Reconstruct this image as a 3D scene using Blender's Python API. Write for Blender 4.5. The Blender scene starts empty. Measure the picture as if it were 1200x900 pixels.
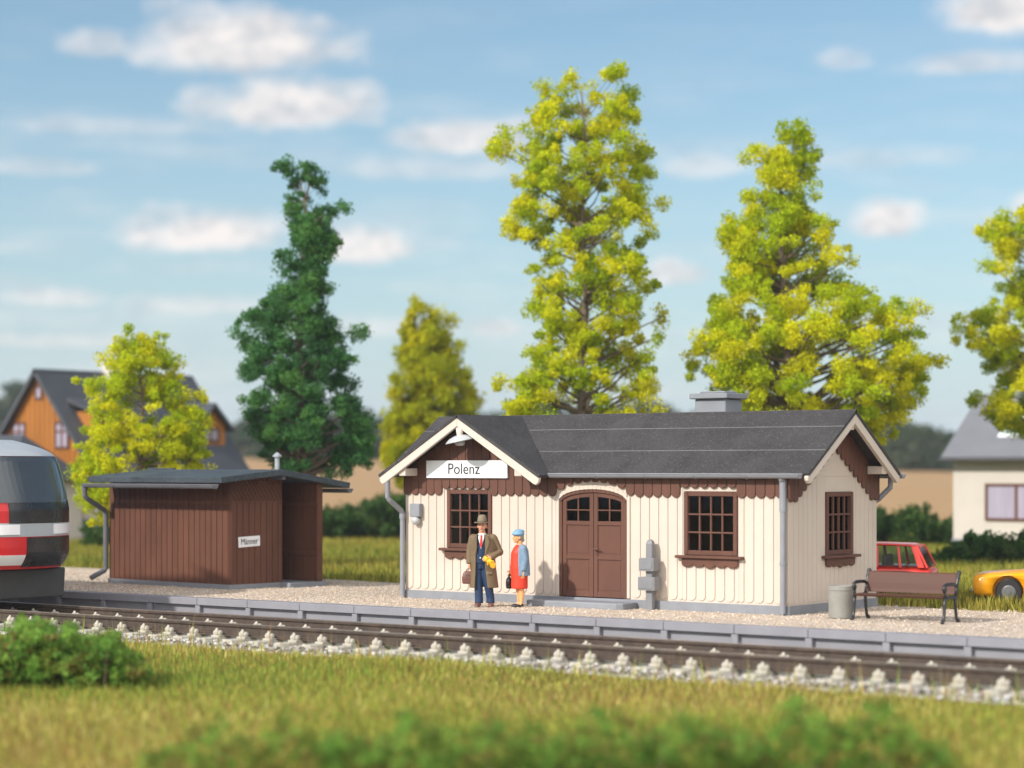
import bpy, bmesh, math, random
import numpy as np
from mathutils import Vector, Matrix
R = math.radians
PI = math.pi
rnd = random.Random(7)
npr = np.random.default_rng(11)
S = bpy.context.scene
COL = S.collection

# ------------------------------------------------------------------ camera
YAW = 0.6522
CAM = Vector((19.256, -33.139, 2.5577))
FPX = 2564.8                                   # focal length for a 1200 px wide picture
cam_d = bpy.data.cameras.new('camera')
cam = bpy.data.objects.new('camera', cam_d); COL.objects.link(cam)
cam.location = CAM; cam.rotation_euler = (PI / 2, 0, YAW)
cam_d.sensor_width = 36; cam_d.lens = FPX / 1200 * 36
cam_d.shift_y = (548.56 - 450) / 1200
cam_d.clip_start = 0.5; cam_d.clip_end = 5000
cam_d.dof.use_dof = True
cam_d.dof.focus_distance = 41.6
cam_d.dof.aperture_fstop = 0.375
cam_d.dof.aperture_blades = 0
S.camera = cam
FW = Vector((-math.sin(YAW), math.cos(YAW), 0)); RT = Vector((math.cos(YAW), math.sin(YAW), 0))

S.view_settings.view_transform = 'Standard'
S.view_settings.look = 'None'
S.view_settings.exposure = 0.42
S.view_settings.gamma = 1.0
S.render.engine = 'CYCLES'
S.cycles.use_denoising = True
S.cycles.max_bounces = 7
S.cycles.transparent_max_bounces = 16
S.cycles.use_adaptive_sampling = True

# ------------------------------------------------------------------ materials
def nd(nt, t, **kw):
    n = nt.nodes.new(t)
    for k, v in kw.items(): setattr(n, k, v)
    return n
def newmat(name):
    m = bpy.data.materials.new(name); m.use_nodes = True
    nt = m.node_tree; b = nt.nodes['Principled BSDF']
    return m, nt, b
def mixrgb(nt, a, b, fac, mode='MIX'):
    n = nd(nt, 'ShaderNodeMix', data_type='RGBA', blend_type=mode)
    for sock, v in ((0, fac), (6, a), (7, b)):
        if hasattr(v, 'is_linked') or isinstance(v, bpy.types.NodeSocket): nt.links.new(v, n.inputs[sock])
        elif sock == 0: n.inputs[0].default_value = v
        else: n.inputs[sock].default_value = (*v, 1)
    return n.outputs[2]
def ramp(nt, src, stops):
    n = nd(nt, 'ShaderNodeValToRGB')
    e = n.color_ramp.elements
    while len(e) > 1: e.remove(e[-1])
    for i, (p, c) in enumerate(stops):
        if i == 0: x = e[0]; x.position = p
        else: x = e.new(p)
        x.color = (*c, 1) if not isinstance(c, (int, float)) else (c, c, c, 1)
    nt.links.new(src, n.inputs[0])
    return n.outputs[0]
def noise(nt, scale, detail=4, rough=0.6, vec=None, stretch=None):
    n = nd(nt, 'ShaderNodeTexNoise'); n.inputs['Scale'].default_value = scale
    n.inputs['Detail'].default_value = detail; n.inputs['Roughness'].default_value = rough
    if vec is None:
        tc = nd(nt, 'ShaderNodeTexCoord'); vec = tc.outputs['Object']
    if stretch:
        mp = nd(nt, 'ShaderNodeMapping'); mp.inputs['Scale'].default_value = stretch
        nt.links.new(vec, mp.inputs[0]); vec = mp.outputs[0]
    nt.links.new(vec, n.inputs['Vector'])
    return n.outputs['Fac']
def bump(nt, b, h, strength=0.3, dist=0.01):
    n = nd(nt, 'ShaderNodeBump'); n.inputs['Strength'].default_value = strength; n.inputs['Distance'].default_value = dist
    nt.links.new(h, n.inputs['Height']); nt.links.new(n.outputs[0], b.inputs['Normal'])

def paint(name, col, rough=0.5, var=0.18, scale=2.5, fine=60, bmp=0.12, spec=0.4, metal=0.0, stretch=None):
    """Moulded, painted plastic: a slow tone drift, a fine grain and a little roughness variation."""
    m, nt, b = newmat(name)
    n1 = noise(nt, scale, 5, 0.65, stretch=stretch); n2 = noise(nt, fine, 3, 0.6)
    dark = tuple(c * (1 - var) for c in col); lite = tuple(min(1, c * (1 + var * 0.8)) for c in col)
    c1 = mixrgb(nt, dark, lite, ramp(nt, n1, [(0.3, 0.0), (0.7, 1.0)]))
    c2 = mixrgb(nt, c1, tuple(min(1, c * 1.12) for c in col), ramp(nt, n2, [(0.62, 0.0), (0.72, 0.5)]))
    nt.links.new(c2, b.inputs['Base Color'])
    rr = nd(nt, 'ShaderNodeMapRange'); nt.links.new(n1, rr.inputs[0])
    rr.inputs[3].default_value = max(0.05, rough - 0.1); rr.inputs[4].default_value = min(1, rough + 0.12)
    nt.links.new(rr.outputs[0], b.inputs['Roughness'])
    b.inputs['Specular IOR Level'].default_value = spec; b.inputs['Metallic'].default_value = metal
    bump(nt, b, n2, bmp, 0.006)
    return m

M = {}
M['cream'] = paint('cream_paint', (0.5526, 0.4675, 0.3924), 0.5, 0.05, 1.2, 70, 0.10)
M['cream_trim'] = paint('cream_trim_paint', (0.5781, 0.4969, 0.4218), 0.45, 0.05, 2, 60, 0.08)
M['brown'] = paint('brown_stain', (0.118, 0.053, 0.036), 0.52, 0.14, 2.2, 55, 0.15, spec=0.22, stretch=(1, 1, 0.35))
M['shed'] = paint('shed_stain', (0.118, 0.050, 0.031), 0.55, 0.2, 1.8, 60, 0.2, spec=0.2, stretch=(1, 1, 0.35))
M['plinth'] = paint('grey_plinth', (0.2125, 0.221, 0.2422), 0.55, 0.12, 2.5, 40, 0.2)
M['grey'] = paint('grey_gutter', (0.2295, 0.2338, 0.255), 0.42, 0.1, 3, 50, 0.08)
M['postgrey'] = paint('post_grey', (0.19, 0.19, 0.20), 0.45, 0.1, 3, 50, 0.08)
M['darkgrey'] = paint('dark_gutter', (0.135, 0.135, 0.15), 0.4, 0.1, 3, 50, 0.08)
M['kerb'] = paint('kerb_concrete', (0.2244, 0.22, 0.242), 0.5, 0.1, 1.5, 45, 0.15)
M['white'] = paint('sign_white', (0.78, 0.78, 0.78), 0.4, 0.03, 3, 80, 0.03)
M['ink'] = paint('sign_ink', (0.02, 0.02, 0.025), 0.5, 0.05)
M['lampmetal'] = paint('lamp_enamel', (0.42, 0.43, 0.44), 0.28, 0.06, 6, 60, 0.03, spec=0.6)
M['pinkish'] = paint('lamp_mount', (0.74, 0.62, 0.53), 0.45, 0.05)
M['iron'] = paint('black_iron', (0.012, 0.012, 0.013), 0.35, 0.2, 8, 60, 0.1, spec=0.6)
M['benchwood'] = paint('bench_wood', (0.0868, 0.036, 0.0236), 0.5, 0.14, 2.5, 50, 0.08, spec=0.2, stretch=(0.2, 1, 1))
M['concrete'] = paint('bin_concrete', (0.246, 0.2378, 0.2091), 0.6, 0.12, 5, 60, 0.25)
M['sleeper'] = paint('sleeper_concrete', (0.425, 0.391, 0.3272), 0.75, 0.22, 6, 30, 0.5)
M['galv'] = paint('vent_metal', (0.4, 0.416, 0.44), 0.35, 0.12, 6, 60, 0.05, metal=0.4)
M['dark'] = paint('interior_dark', (0.075, 0.036, 0.026), 0.8, 0.2)
M['black'] = paint('train_black', (0.012, 0.012, 0.014), 0.25, 0.2, 3, 60, 0.02, spec=0.6)
M['trainred'] = paint('train_red', (0.55, 0.010, 0.014), 0.3, 0.06, 2, 60, 0.02, spec=0.5)
M['trainwhite'] = paint('train_white', (0.72, 0.70, 0.70), 0.3, 0.05, 2, 60, 0.02)
M['traingrey'] = paint('train_roof_grey', (0.36, 0.38, 0.40), 0.4, 0.08)
M['underframe'] = paint('train_underframe', (0.05, 0.05, 0.05), 0.7, 0.2)
M['carred'] = paint('car_red', (0.62, 0.035, 0.022), 0.2, 0.04, 2, 60, 0.0, spec=0.6)
M['caryellow'] = paint('car_yellow', (0.80, 0.33, 0.006), 0.2, 0.04, 2, 60, 0.0, spec=0.6)
M['hub'] = paint('hub_grey', (0.12, 0.12, 0.12), 0.4, 0.1)
M['tyre'] = paint('tyre_rubber', (0.012, 0.012, 0.012), 0.6, 0.2)
M['chrome'] = paint('chrome', (0.34, 0.34, 0.34), 0.3, 0.05, metal=0.9)
M['seatblack'] = paint('car_interior', (0.10, 0.06, 0.05), 0.7, 0.2)
M['orange'] = paint('orange_boards', (0.3528, 0.1302, 0.0185), 0.5, 0.14, 1.2, 30, 0.1, stretch=(1, 1, 0.3))
M['housewhite'] = paint('white_render', (0.5184, 0.4717, 0.4104), 0.7, 0.06, 1, 30, 0.1)
M['houseroof'] = paint('slate_roof', (0.06, 0.064, 0.072), 0.55, 0.15, 1.2, 20, 0.2)
M['roofgrey'] = paint('light_grey_roof', (0.16, 0.164, 0.18), 0.55, 0.1, 0.8, 20, 0.2)
M['curtain'] = paint('lilac_curtain', (0.336, 0.304, 0.376), 0.8, 0.15, 3, 20, 0.1, stretch=(6, 6, 0.3))
M['bark'] = paint('bark', (0.15, 0.11, 0.08), 0.85, 0.35, 6, 30, 0.6, stretch=(1, 1, 0.3))
M['skin'] = paint('skin', (0.62, 0.30, 0.185), 0.5, 0.08, 20, 80, 0.02)
M['stocking'] = paint('stocking_skin', (0.72, 0.36, 0.15), 0.5, 0.08, 20, 80, 0.02)
M['coat'] = paint('olive_coat', (0.155, 0.105, 0.055), 0.65, 0.14, 14, 120, 0.15)
M['navy'] = paint('navy_cloth', (0.012, 0.032, 0.082), 0.6, 0.16, 14, 120, 0.12)
M['shirt'] = paint('white_shirt', (0.78, 0.76, 0.74), 0.6, 0.05, 14, 120, 0.05)
M['tie'] = paint('red_tie', (0.62, 0.03, 0.025), 0.5, 0.06)
M['shoebrown'] = paint('brown_leather', (0.14, 0.058, 0.044), 0.4, 0.12)
M['hatbrown'] = paint('hat_felt', (0.20, 0.155, 0.10), 0.7, 0.1, 20, 120, 0.1)
M['hatband'] = paint('hat_band', (0.12, 0.085, 0.055), 0.6, 0.1)
M['bundle'] = paint('yellow_cloth', (0.83, 0.40, 0.012), 0.5, 0.12, 14, 80, 0.1)
M['reddress'] = paint('red_dress', (0.70, 0.045, 0.016), 0.55, 0.08, 14, 120, 0.06)
M['bluewool'] = paint('blue_wool', (0.17, 0.25, 0.34), 0.7, 0.16, 14, 100, 0.15)
M['bluehat'] = paint('blue_hat', (0.165, 0.31, 0.44), 0.6, 0.12, 14, 100, 0.12)
M['greyhair'] = paint('grey_hair', (0.30, 0.26, 0.21), 0.7, 0.2, 40, 100, 0.2)
M['blackleather'] = paint('black_leather', (0.012, 0.012, 0.014), 0.35, 0.2)
M['eye'] = paint('eye_dark', (0.02, 0.014, 0.012), 0.3, 0.1)
M['lip'] = paint('lip', (0.42, 0.09, 0.075), 0.5, 0.05)

def glass(name, tint=(0.9, 0.92, 0.93), rough=0.02, mixv=0.12):
    m, nt, b = newmat(name)
    out = nt.nodes['Material Output']
    tr = nd(nt, 'ShaderNodeBsdfTransparent'); tr.inputs[0].default_value = (*tint, 1)
    gl = nd(nt, 'ShaderNodeBsdfGlossy'); gl.inputs['Roughness'].default_value = rough
    lw = nd(nt, 'ShaderNodeFresnel'); lw.inputs[0].default_value = 1.2
    mx = nd(nt, 'ShaderNodeMixShader')
    nt.links.new(lw.outputs[0], mx.inputs[0]); nt.links.new(tr.outputs[0], mx.inputs[1]); nt.links.new(gl.outputs[0], mx.inputs[2])
    nt.links.new(mx.outputs[0], out.inputs[0])
    return m
M['glass'] = glass('window_glass')
M['carglass'] = glass('car_glass', (0.75, 0.82, 0.80))
M['darkglass'] = paint('windscreen_glass', (0.05, 0.06, 0.07), 0.12, 0.1, 1, 60, 0.0, spec=0.7)
M['lens'] = paint('headlight_lens', (0.82, 0.80, 0.82), 0.12, 0.05, spec=0.8)

def felt(name, col, speck):
    m, nt, b = newmat(name)
    n1 = noise(nt, 1.6, 6, 0.65); n2 = noise(nt, 38, 2, 0.5); n3 = noise(nt, 110, 2, 0.5)
    c = mixrgb(nt, tuple(x * 0.70 for x in col), tuple(x * 1.35 for x in col), ramp(nt, n1, [(0.3, 0.0), (0.7, 1.0)]))
    c = mixrgb(nt, c, speck, ramp(nt, n2, [(0.60, 0.0), (0.68, 0.75)]))
    c = mixrgb(nt, c, tuple(x * 1.8 for x in col), ramp(nt, n3, [(0.55, 0.0), (0.63, 0.8)]))
    n4 = noise(nt, 17, 2, 0.4)
    c = mixrgb(nt, c, tuple(x * 3.2 for x in col), ramp(nt, n4, [(0.665, 0.0), (0.70, 0.55)]))
    n5 = noise(nt, 0.9, 6, 0.75, stretch=(1, 0.35, 0.35))
    c = mixrgb(nt, c, tuple(x * 1.9 for x in col), ramp(nt, n5, [(0.52, 0.0), (0.72, 0.5)]))
    nt.links.new(c, b.inputs['Base Color']); b.inputs['Roughness'].default_value = 0.6
    b.inputs['Specular IOR Level'].default_value = 0.22
    bump(nt, b, n3, 0.45, 0.006)
    return m
M['felt'] = felt('roofing_felt', (0.0399, 0.0365, 0.0365), (0.16, 0.15, 0.145))
M['shedfelt'] = felt('shed_felt', (0.0425, 0.0527, 0.0612), (0.14, 0.16, 0.17))
M['seam'] = paint('felt_seam', (0.17, 0.165, 0.16), 0.6, 0.3, 14)

def gravel_mat():
    m, nt, b = newmat('platform_gravel')
    n0 = noise(nt, 0.5, 5, 0.6); n1 = noise(nt, 9, 5, 0.7); n2 = noise(nt, 34, 3, 0.6); 
    v = nd(nt, 'ShaderNodeTexVoronoi'); v.inputs['Scale'].default_value = 22
    tc = nd(nt, 'ShaderNodeTexCoord'); nt.links.new(tc.outputs['Object'], v.inputs['Vector'])
    c = mixrgb(nt, (0.455, 0.36, 0.285), (0.55, 0.45, 0.365), ramp(nt, n0, [(0.3, 0.0), (0.7, 1.0)]))
    sep = nd(nt, 'ShaderNodeSeparateColor'); nt.links.new(v.outputs['Color'], sep.inputs[0])
    c = mixrgb(nt, c, (0.36, 0.28, 0.21), ramp(nt, sep.outputs[0], [(0.66, 0.0), (0.95, 0.7)]))
    c = mixrgb(nt, c, (0.80, 0.71, 0.60), ramp(nt, sep.outputs[1], [(0.66, 0.0), (0.95, 0.8)]))
    c = mixrgb(nt, c, (0.22, 0.16, 0.11), ramp(nt, n1, [(0.60, 0.0), (0.75, 0.5)]))
    nt.links.new(c, b.inputs['Base Color']); b.inputs['Roughness'].default_value = 0.9
    b.inputs['Specular IOR Level'].default_value = 0.15
    ad = nd(nt, 'ShaderNodeMath', operation='ADD'); nt.links.new(v.outputs['Distance'], ad.inputs[0]); nt.links.new(n2, ad.inputs[1])
    bump(nt, b, ad.outputs[0], 0.8, 0.03)
    return m
M['gravel'] = gravel_mat()

def soil_mat(name, cols, s1=0.35, s2=6, s3=40, bmp=0.8):
    m, nt, b = newmat(name)
    n1 = noise(nt, s1, 6, 0.65); n2 = noise(nt, s2, 5, 0.7); n3 = noise(nt, s3, 3, 0.7)
    c = mixrgb(nt, cols[0], cols[1], ramp(nt, n1, [(0.35, 0.0), (0.65, 1.0)]))
    c = mixrgb(nt, c, cols[2], ramp(nt, n2, [(0.45, 0.0), (0.65, 0.8)]))
    c = mixrgb(nt, c, cols[3], ramp(nt, n3, [(0.52, 0.0), (0.68, 0.7)]))
    nt.links.new(c, b.inputs['Base Color']); b.inputs['Roughness'].default_value = 0.95
    b.inputs['Specular IOR Level'].default_value = 0.1
    bump(nt, b, n3, bmp, 0.05)
    return m
M['meadow'] = soil_mat('meadow_soil', [(0.16, 0.135, 0.022), (0.23, 0.19, 0.035), (0.12, 0.125, 0.02), (0.26, 0.20, 0.05)])
M['ballastbed'] = soil_mat('ballast_bed', [(0.30, 0.27, 0.24), (0.36, 0.33, 0.30), (0.20, 0.17, 0.14), (0.45, 0.42, 0.39)], 1.5, 9, 30)
M['field'] = soil_mat('field_soil', [(0.335, 0.205, 0.098), (0.375, 0.24, 0.12), (0.315, 0.19, 0.088), (0.395, 0.26, 0.14)], 0.04, 0.3, 2, 0.2)

def attr_mat(name, rough=0.75, transl=0.0, spec=0.15, noise_s=None):
    """Colour from the per-leaf tint attribute, with some light passing through thin leaves."""
    m, nt, b = newmat(name)
    a = nd(nt, 'ShaderNodeAttribute', attribute_name='tint')
    c = a.outputs['Color']
    nt.links.new(c, b.inputs['Base Color']); b.inputs['Roughness'].default_value = rough
    b.inputs['Specular IOR Level'].default_value = spec
    if transl:
        out = nt.nodes['Material Output']
        t = nd(nt, 'ShaderNodeBsdfTranslucent'); nt.links.new(c, t.inputs[0])
        mx = nd(nt, 'ShaderNodeMixShader'); mx.inputs[0].default_value = transl
        nt.links.new(b.outputs[0], mx.inputs[1]); nt.links.new(t.outputs[0], mx.inputs[2])
        nt.links.new(mx.outputs[0], out.inputs[0])
    return m
M['leaf'] = attr_mat('leaf_foam', 0.7, 0.5)
M['blade'] = attr_mat('grass_blade', 0.7, 0.3)
M['stone'] = attr_mat('ballast_stone', 0.85, 0.0)

def rail_mat():
    m, nt, b = newmat('rail_steel')
    n = noise(nt, 7, 5, 0.7); n2 = noise(nt, 60, 3, 0.6)
    c = mixrgb(nt, (0.034, 0.022, 0.016), (0.085, 0.055, 0.038), ramp(nt, n, [(0.35, 0.0), (0.7, 1.0)]))
    nt.links.new(c, b.inputs['Base Color']); b.inputs['Roughness'].default_value = 0.6
    bump(nt, b, n2, 0.3, 0.004)
    return m
M['rail'] = rail_mat()
M['railhead'] = paint('rail_head_polish', (0.4675, 0.3995, 0.34), 0.3, 0.2, 3, 60, 0.05, metal=0.75, stretch=(0.3, 3, 3))

# ------------------------------------------------------------------ mesh helpers
class MB:
    def __init__(s): s.v = []; s.f = []; s.mi = []; s.cur = 0
    def add(s, vs, fs, mi=None):
        o = len(s.v); s.v += [tuple(p) for p in vs]
        s.f += [tuple(i + o for i in f) for f in fs]; s.mi += [s.cur if mi is None else mi] * len(fs)
        return s
    def box(s, x0, x1, y0, y1, z0, z1, mi=None):
        vs = [(x, y, z) for x in (x0, x1) for y in (y0, y1) for z in (z0, z1)]
        return s.add(vs, [(0, 1, 3, 2), (4, 6, 7, 5), (0, 4, 5, 1), (2, 3, 7, 6), (0, 2, 6, 4), (1, 5, 7, 3)], mi)
    def prism(s, poly, a, b, plane='xz', mi=None):
        """poly extruded from a to b along the axis left out of plane"""
        n = len(poly)
        f3 = {'xz': lambda p, t: (p[0], t, p[1]), 'yz': lambda p, t: (t, p[0], p[1]), 'xy': lambda p, t: (p[0], p[1], t)}[plane]
        vs = [f3(p, a) for p in poly] + [f3(p, b) for p in poly]
        fs = [tuple(range(n)), tuple(range(2 * n - 1, n - 1, -1))] + [(i, i + n, (i + 1) % n + n, (i + 1) % n) for i in range(n)]
        return s.add(vs, fs, mi)
    def slab(s, quad, t, mi=None):
        """four points, thickened downward along the normal"""
        q = [Vector(p) for p in quad]; nrm = (q[1] - q[0]).cross(q[3] - q[0]).normalized()
        if nrm.z < 0: nrm = -nrm
        vs = q + [p - nrm * t for p in q]
        return s.add(vs, [(0, 1, 2, 3), (7, 6, 5, 4), (0, 4, 5, 1), (1, 5, 6, 2), (2, 6, 7, 3), (3, 7, 4, 0)], mi)
    def tube(s, pts, r, n=10, mi=None, cap=True):
        pts = [Vector(p) for p in pts]; rs = r if isinstance(r, (list, tuple)) else [r] * len(pts)
        vs = []; fs = []
        up = None
        for i, p in enumerate(pts):
            d = (pts[min(i + 1, len(pts) - 1)] - pts[max(i - 1, 0)]).normalized()
            if up is None: up = Vector((0, 0, 1)) if abs(d.z) < 0.9 else Vector((1, 0, 0))
            a = d.cross(up).normalized(); b = a.cross(d).normalized(); up = b
            for k in range(n):
                t = 2 * PI * k / n; vs.append(p + (a * math.cos(t) + b * math.sin(t)) * rs[i])
        for i in range(len(pts) - 1):
            for k in range(n):
                fs.append((i * n + k, i * n + (k + 1) % n, (i + 1) * n + (k + 1) % n, (i + 1) * n + k))
        if cap: fs += [tuple(range(n - 1, -1, -1)), tuple(range((len(pts) - 1) * n, len(pts) * n))]
        return s.add(vs, fs, mi)
    def loft(s, rings, n=18, mi=None, cap=True, p=2.0):
        """rings: (cx, cy, cz, rx, ry) horizontal super-ellipses"""
        vs = []; fs = []
        for (cx, cy, cz, rx, ry) in rings:
            for k in range(n):
                t = 2 * PI * k / n; c, q = math.cos(t), math.sin(t)
                vs.append((cx + rx * math.copysign(abs(c) ** (2 / p), c), cy + ry * math.copysign(abs(q) ** (2 / p), q), cz))
        for i in range(len(rings) - 1):
            for k in range(n):
                fs.append((i * n + k, i * n + (k + 1) % n, (i + 1) * n + (k + 1) % n, (i + 1) * n + k))
        if cap: fs += [tuple(range(n - 1, -1, -1)), tuple(range((len(rings) - 1) * n, len(rings) * n))]
        return s.add(vs, fs, mi)
    def ball(s, c, r, n=14, m=9, mi=None):
        rx, ry, rz = (r, r, r) if not isinstance(r, tuple) else r
        rings = []
        for i in range(m):
            a = -PI / 2 + PI * (i + 0.5) / m
            rings.append((c[0], c[1], c[2] + rz * math.sin(a), rx * math.cos(a), ry * math.cos(a)))
        return s.loft(rings, n, mi)
    def build(s, name, mat, parent=None, bevel=0, smooth=False, seg=1, loc=None):
        me = bpy.data.meshes.new(name); me.from_pydata(s.v, [], s.f); me.validate()
        bm = bmesh.new(); bm.from_mesh(me); bmesh.ops.recalc_face_normals(bm, faces=bm.faces); bm.to_mesh(me); bm.free()
        mats = mat if isinstance(mat, (list, tuple)) else [mat]
        for x in mats: me.materials.append(x)
        if len(mats) > 1 and len(me.polygons) == len(s.mi): me.polygons.foreach_set('material_index', s.mi)
        if smooth: me.polygons.foreach_set('use_smooth', [True] * len(me.polygons))
        o = bpy.data.objects.new(name, me); COL.objects.link(o)
        if parent: o.parent = parent
        if loc: o.location = loc
        if bevel:
            b = o.modifiers.new('bevel', 'BEVEL'); b.width = bevel; b.segments = seg; b.limit_method = 'ANGLE'; b.angle_limit = R(35)
        return o

def tag(o, label, cat, group=None, kind=None):
    if label: o['label'] = label
    if cat: o['category'] = cat
    if group: o['group'] = group
    if kind: o['kind'] = kind
    return o
def struct(o): o['kind'] = 'structure'; return o
def thing(name, label, cat, loc=(0, 0, 0), rz=0, group=None):
    o = bpy.data.objects.new(name, None); COL.objects.link(o); o.location = loc; o.rotation_euler = (0, 0, rz)
    o.empty_display_size = 0.2
    return tag(o, label, cat, group)
def copy_tree(o, parent=None):
    c = o.copy(); COL.objects.link(c)
    if parent: c.parent = parent
    for ch in list(o.children): copy_tree(ch, c)
    return c
def baked(o):
    """replace the object's mesh by its modified one"""
    dg = bpy.context.evaluated_depsgraph_get(); dg.update()
    me = bpy.data.meshes.new_from_object(o.evaluated_get(dg)); o.modifiers.clear(); o.data = me
    return o
def fuse(o, voxel, smooth_it=4):
    r = o.modifiers.new('r', 'REMESH'); r.mode = 'VOXEL'; r.voxel_size = voxel; r.use_smooth_shade = True
    if smooth_it:
        q = o.modifiers.new('s', 'SMOOTH'); q.iterations = smooth_it; q.factor = 0.5
    return baked(o)
def cloud_mesh(name, verts, nper, mat, tint=None, parent=None, smooth=False):
    """many separate faces with nper corners each, from an (N*nper, 3) array"""
    verts = np.asarray(verts, dtype=np.float32); N = len(verts) // nper
    me = bpy.data.meshes.new(name)
    me.vertices.add(len(verts)); me.vertices.foreach_set('co', verts.ravel())
    me.loops.add(len(verts)); me.loops.foreach_set('vertex_index', np.arange(len(verts), dtype=np.int32))
    me.polygons.add(N); me.polygons.foreach_set('loop_start', np.arange(0, len(verts), nper, dtype=np.int32))
    me.update(calc_edges=True)
    me.materials.append(mat)
    if tint is not None:
        a = me.color_attributes.new('tint', 'FLOAT_COLOR', 'POINT')
        t = np.ones((len(verts), 4), dtype=np.float32); t[:, :3] = np.repeat(np.asarray(tint), nper, axis=0)
        a.data.foreach_set('color', t.ravel())
    o = bpy.data.objects.new(name, me); COL.objects.link(o)
    if parent: o.parent = parent
    return o
def pixel(x, y, z_depth):
    """a point at a depth along the ray through a place in the 1200 x 900 picture (used for planning positions)"""
    return CAM + FW * z_depth + RT * ((x - 600) / FPX * z_depth) + Vector((0, 0, -(y - 548.56) / FPX * z_depth))
def text_mesh(name, body, size, mat, parent, loc, rot, extrude=0.003, sx=1.0):
    cu = bpy.data.curves.new(name, 'FONT'); cu.body = body; cu.size = size; cu.extrude = extrude
    cu.align_x = 'CENTER'; cu.align_y = 'CENTER'
    t = bpy.data.objects.new(name, cu); COL.objects.link(t)
    dg = bpy.context.evaluated_depsgraph_get(); dg.update()
    me = bpy.data.meshes.new_from_object(t.evaluated_get(dg)); bpy.data.objects.remove(t)
    me.transform(Matrix.Diagonal((sx, 1, 1, 1)))
    me.materials.clear(); me.materials.append(mat)
    o = bpy.data.objects.new(name, me); COL.objects.link(o); o.parent = parent; o.location = loc; o.rotation_euler = rot
    return o
#@@WORLD
# ------------------------------------------------------------------ sun and sky
SUN_EL, SUN_A = R(33), R(18)        # height; how far left of straight-at-the-facade the light comes from
sdir = Vector((-math.sin(SUN_A) * math.cos(SUN_EL), -math.cos(SUN_A) * math.cos(SUN_EL), math.sin(SUN_EL)))   # towards the sun
sd = bpy.data.lights.new('sun', 'SUN'); sd.energy = 3.6; sd.angle = R(2.0); sd.color = (1.0, 0.95, 0.885)
sun = bpy.data.objects.new('sun', sd); COL.objects.link(sun)
sun.rotation_euler = (-sdir).to_track_quat('-Z', 'Y').to_euler(); sun.location = (-20, -40, 40)

W = bpy.data.worlds.new('World'); S.world = W; W.use_nodes = True
nt = W.node_tree; bg = nt.nodes['Background']
sky = nd(nt, 'ShaderNodeTexSky', sky_type='NISHITA'); sky.sun_disc = False
sky.sun_elevation = SUN_EL; sky.sun_rotation = math.atan2(sdir.x, sdir.y)
sky.air_density = 1.0; sky.dust_density = 0.6; sky.ozone_density = 1.4; sky.altitude = 200
def mth(op, a, b=None, c=None, clamp=False):
    n = nd(nt, 'ShaderNodeMath', operation=op); n.use_clamp = clamp
    for i, v in enumerate((a, b, c)):
        if v is None: continue
        if isinstance(v, (int, float)): n.inputs[i].default_value = v
        else: nt.links.new(v, n.inputs[i])
    return n.outputs[0]
tc = nd(nt, 'ShaderNodeTexCoord'); sp = nd(nt, 'ShaderNodeSeparateXYZ'); nt.links.new(tc.outputs['Generated'], sp.inputs[0])
az = mth('ARCTAN2', sp.outputs[0], sp.outputs[1])           # compass bearing of the sky direction
el = mth('ARCSINE', sp.outputs[2])
cmb = nd(nt, 'ShaderNodeCombineXYZ'); nt.links.new(az, cmb.inputs[0]); nt.links.new(el, cmb.inputs[1])
def wnoise(scale, detail, rough, sx, sy, off=0.0):
    mp = nd(nt, 'ShaderNodeMapping'); mp.inputs['Scale'].default_value = (sx, sy, 1); mp.inputs['Location'].default_value = (off, off * 0.7, off)
    nt.links.new(cmb.outputs[0], mp.inputs[0])
    n = nd(nt, 'ShaderNodeTexNoise'); n.inputs['Scale'].default_value = scale; n.inputs['Detail'].default_value = detail; n.inputs['Roughness'].default_value = rough
    nt.links.new(mp.outputs[0], n.inputs['Vector']); return n.outputs['Fac']
w1 = wnoise(26, 6, 0.62, 1, 1.7); w2 = wnoise(70, 4, 0.6, 1, 1.5, 3.1)
warp = mth('ADD', mth('MULTIPLY', mth('SUBTRACT', w1, 0.5), 2.6), mth('MULTIPLY', mth('SUBTRACT', w2, 0.5), 0.65))
CLOUDS = [  # bearing offset and height in degrees, half sizes, density
    (-7.25, 10.75, 2.7, 1.25, 1.0), (-5.9, 9.25, 2.6, 0.95, 0.95), (-10.8, 10.7, 0.9, 0.5, 0.6), (-7.9, 5.95, 2.3, 0.75, 1.0),
    (-3.9, 5.7, 1.6, 0.65, 0.95), (9.75, 6.25, 1.05, 0.68, 0.95), (12.6, 11.4, 1.7, 0.95, 1.0), (12.0, 10.2, 1.8, 0.45, 0.6),
    (-1.0, 8.5, 1.9, 0.75, 0.85), (4.2, 5.0, 1.2, 0.45, 0.8), (-0.3, 3.6, 0.9, 0.32, 0.7), (-11.8, 4.3, 1.4, 0.42, 0.65),
    (-8.2, 4.15, 2.2, 0.42, 0.55), (5.0, 7.8, 1.5, 0.45, 0.5), (-10.5, 8.7, 3.4, 0.35, 0.4), (-2.0, 7.7, 3.0, 0.4, 0.4), (8.6, 10.4, 0.8, 0.4, 0.4),
    (-12.3, 7.6, 2.0, 0.3, 0.4), (13.4, 6.6, 0.7, 0.5, 0.7), (-3.5, 3.6, 2.8, 0.4, 0.45), (9.0, 7.9, 3.0, 0.4, 0.35), (-12, 3.2, 2.5, 0.3, 0.5),
    (-30, 9, 6, 2, 0.9), (-45, 14, 8, 2.5, 0.9), (30, 8, 6, 2, 0.9), (48, 13, 7, 2.5, 0.9), (70, 9, 7, 2, 0.9), (-75, 10, 8, 2, 0.9)]
cov = None
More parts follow.
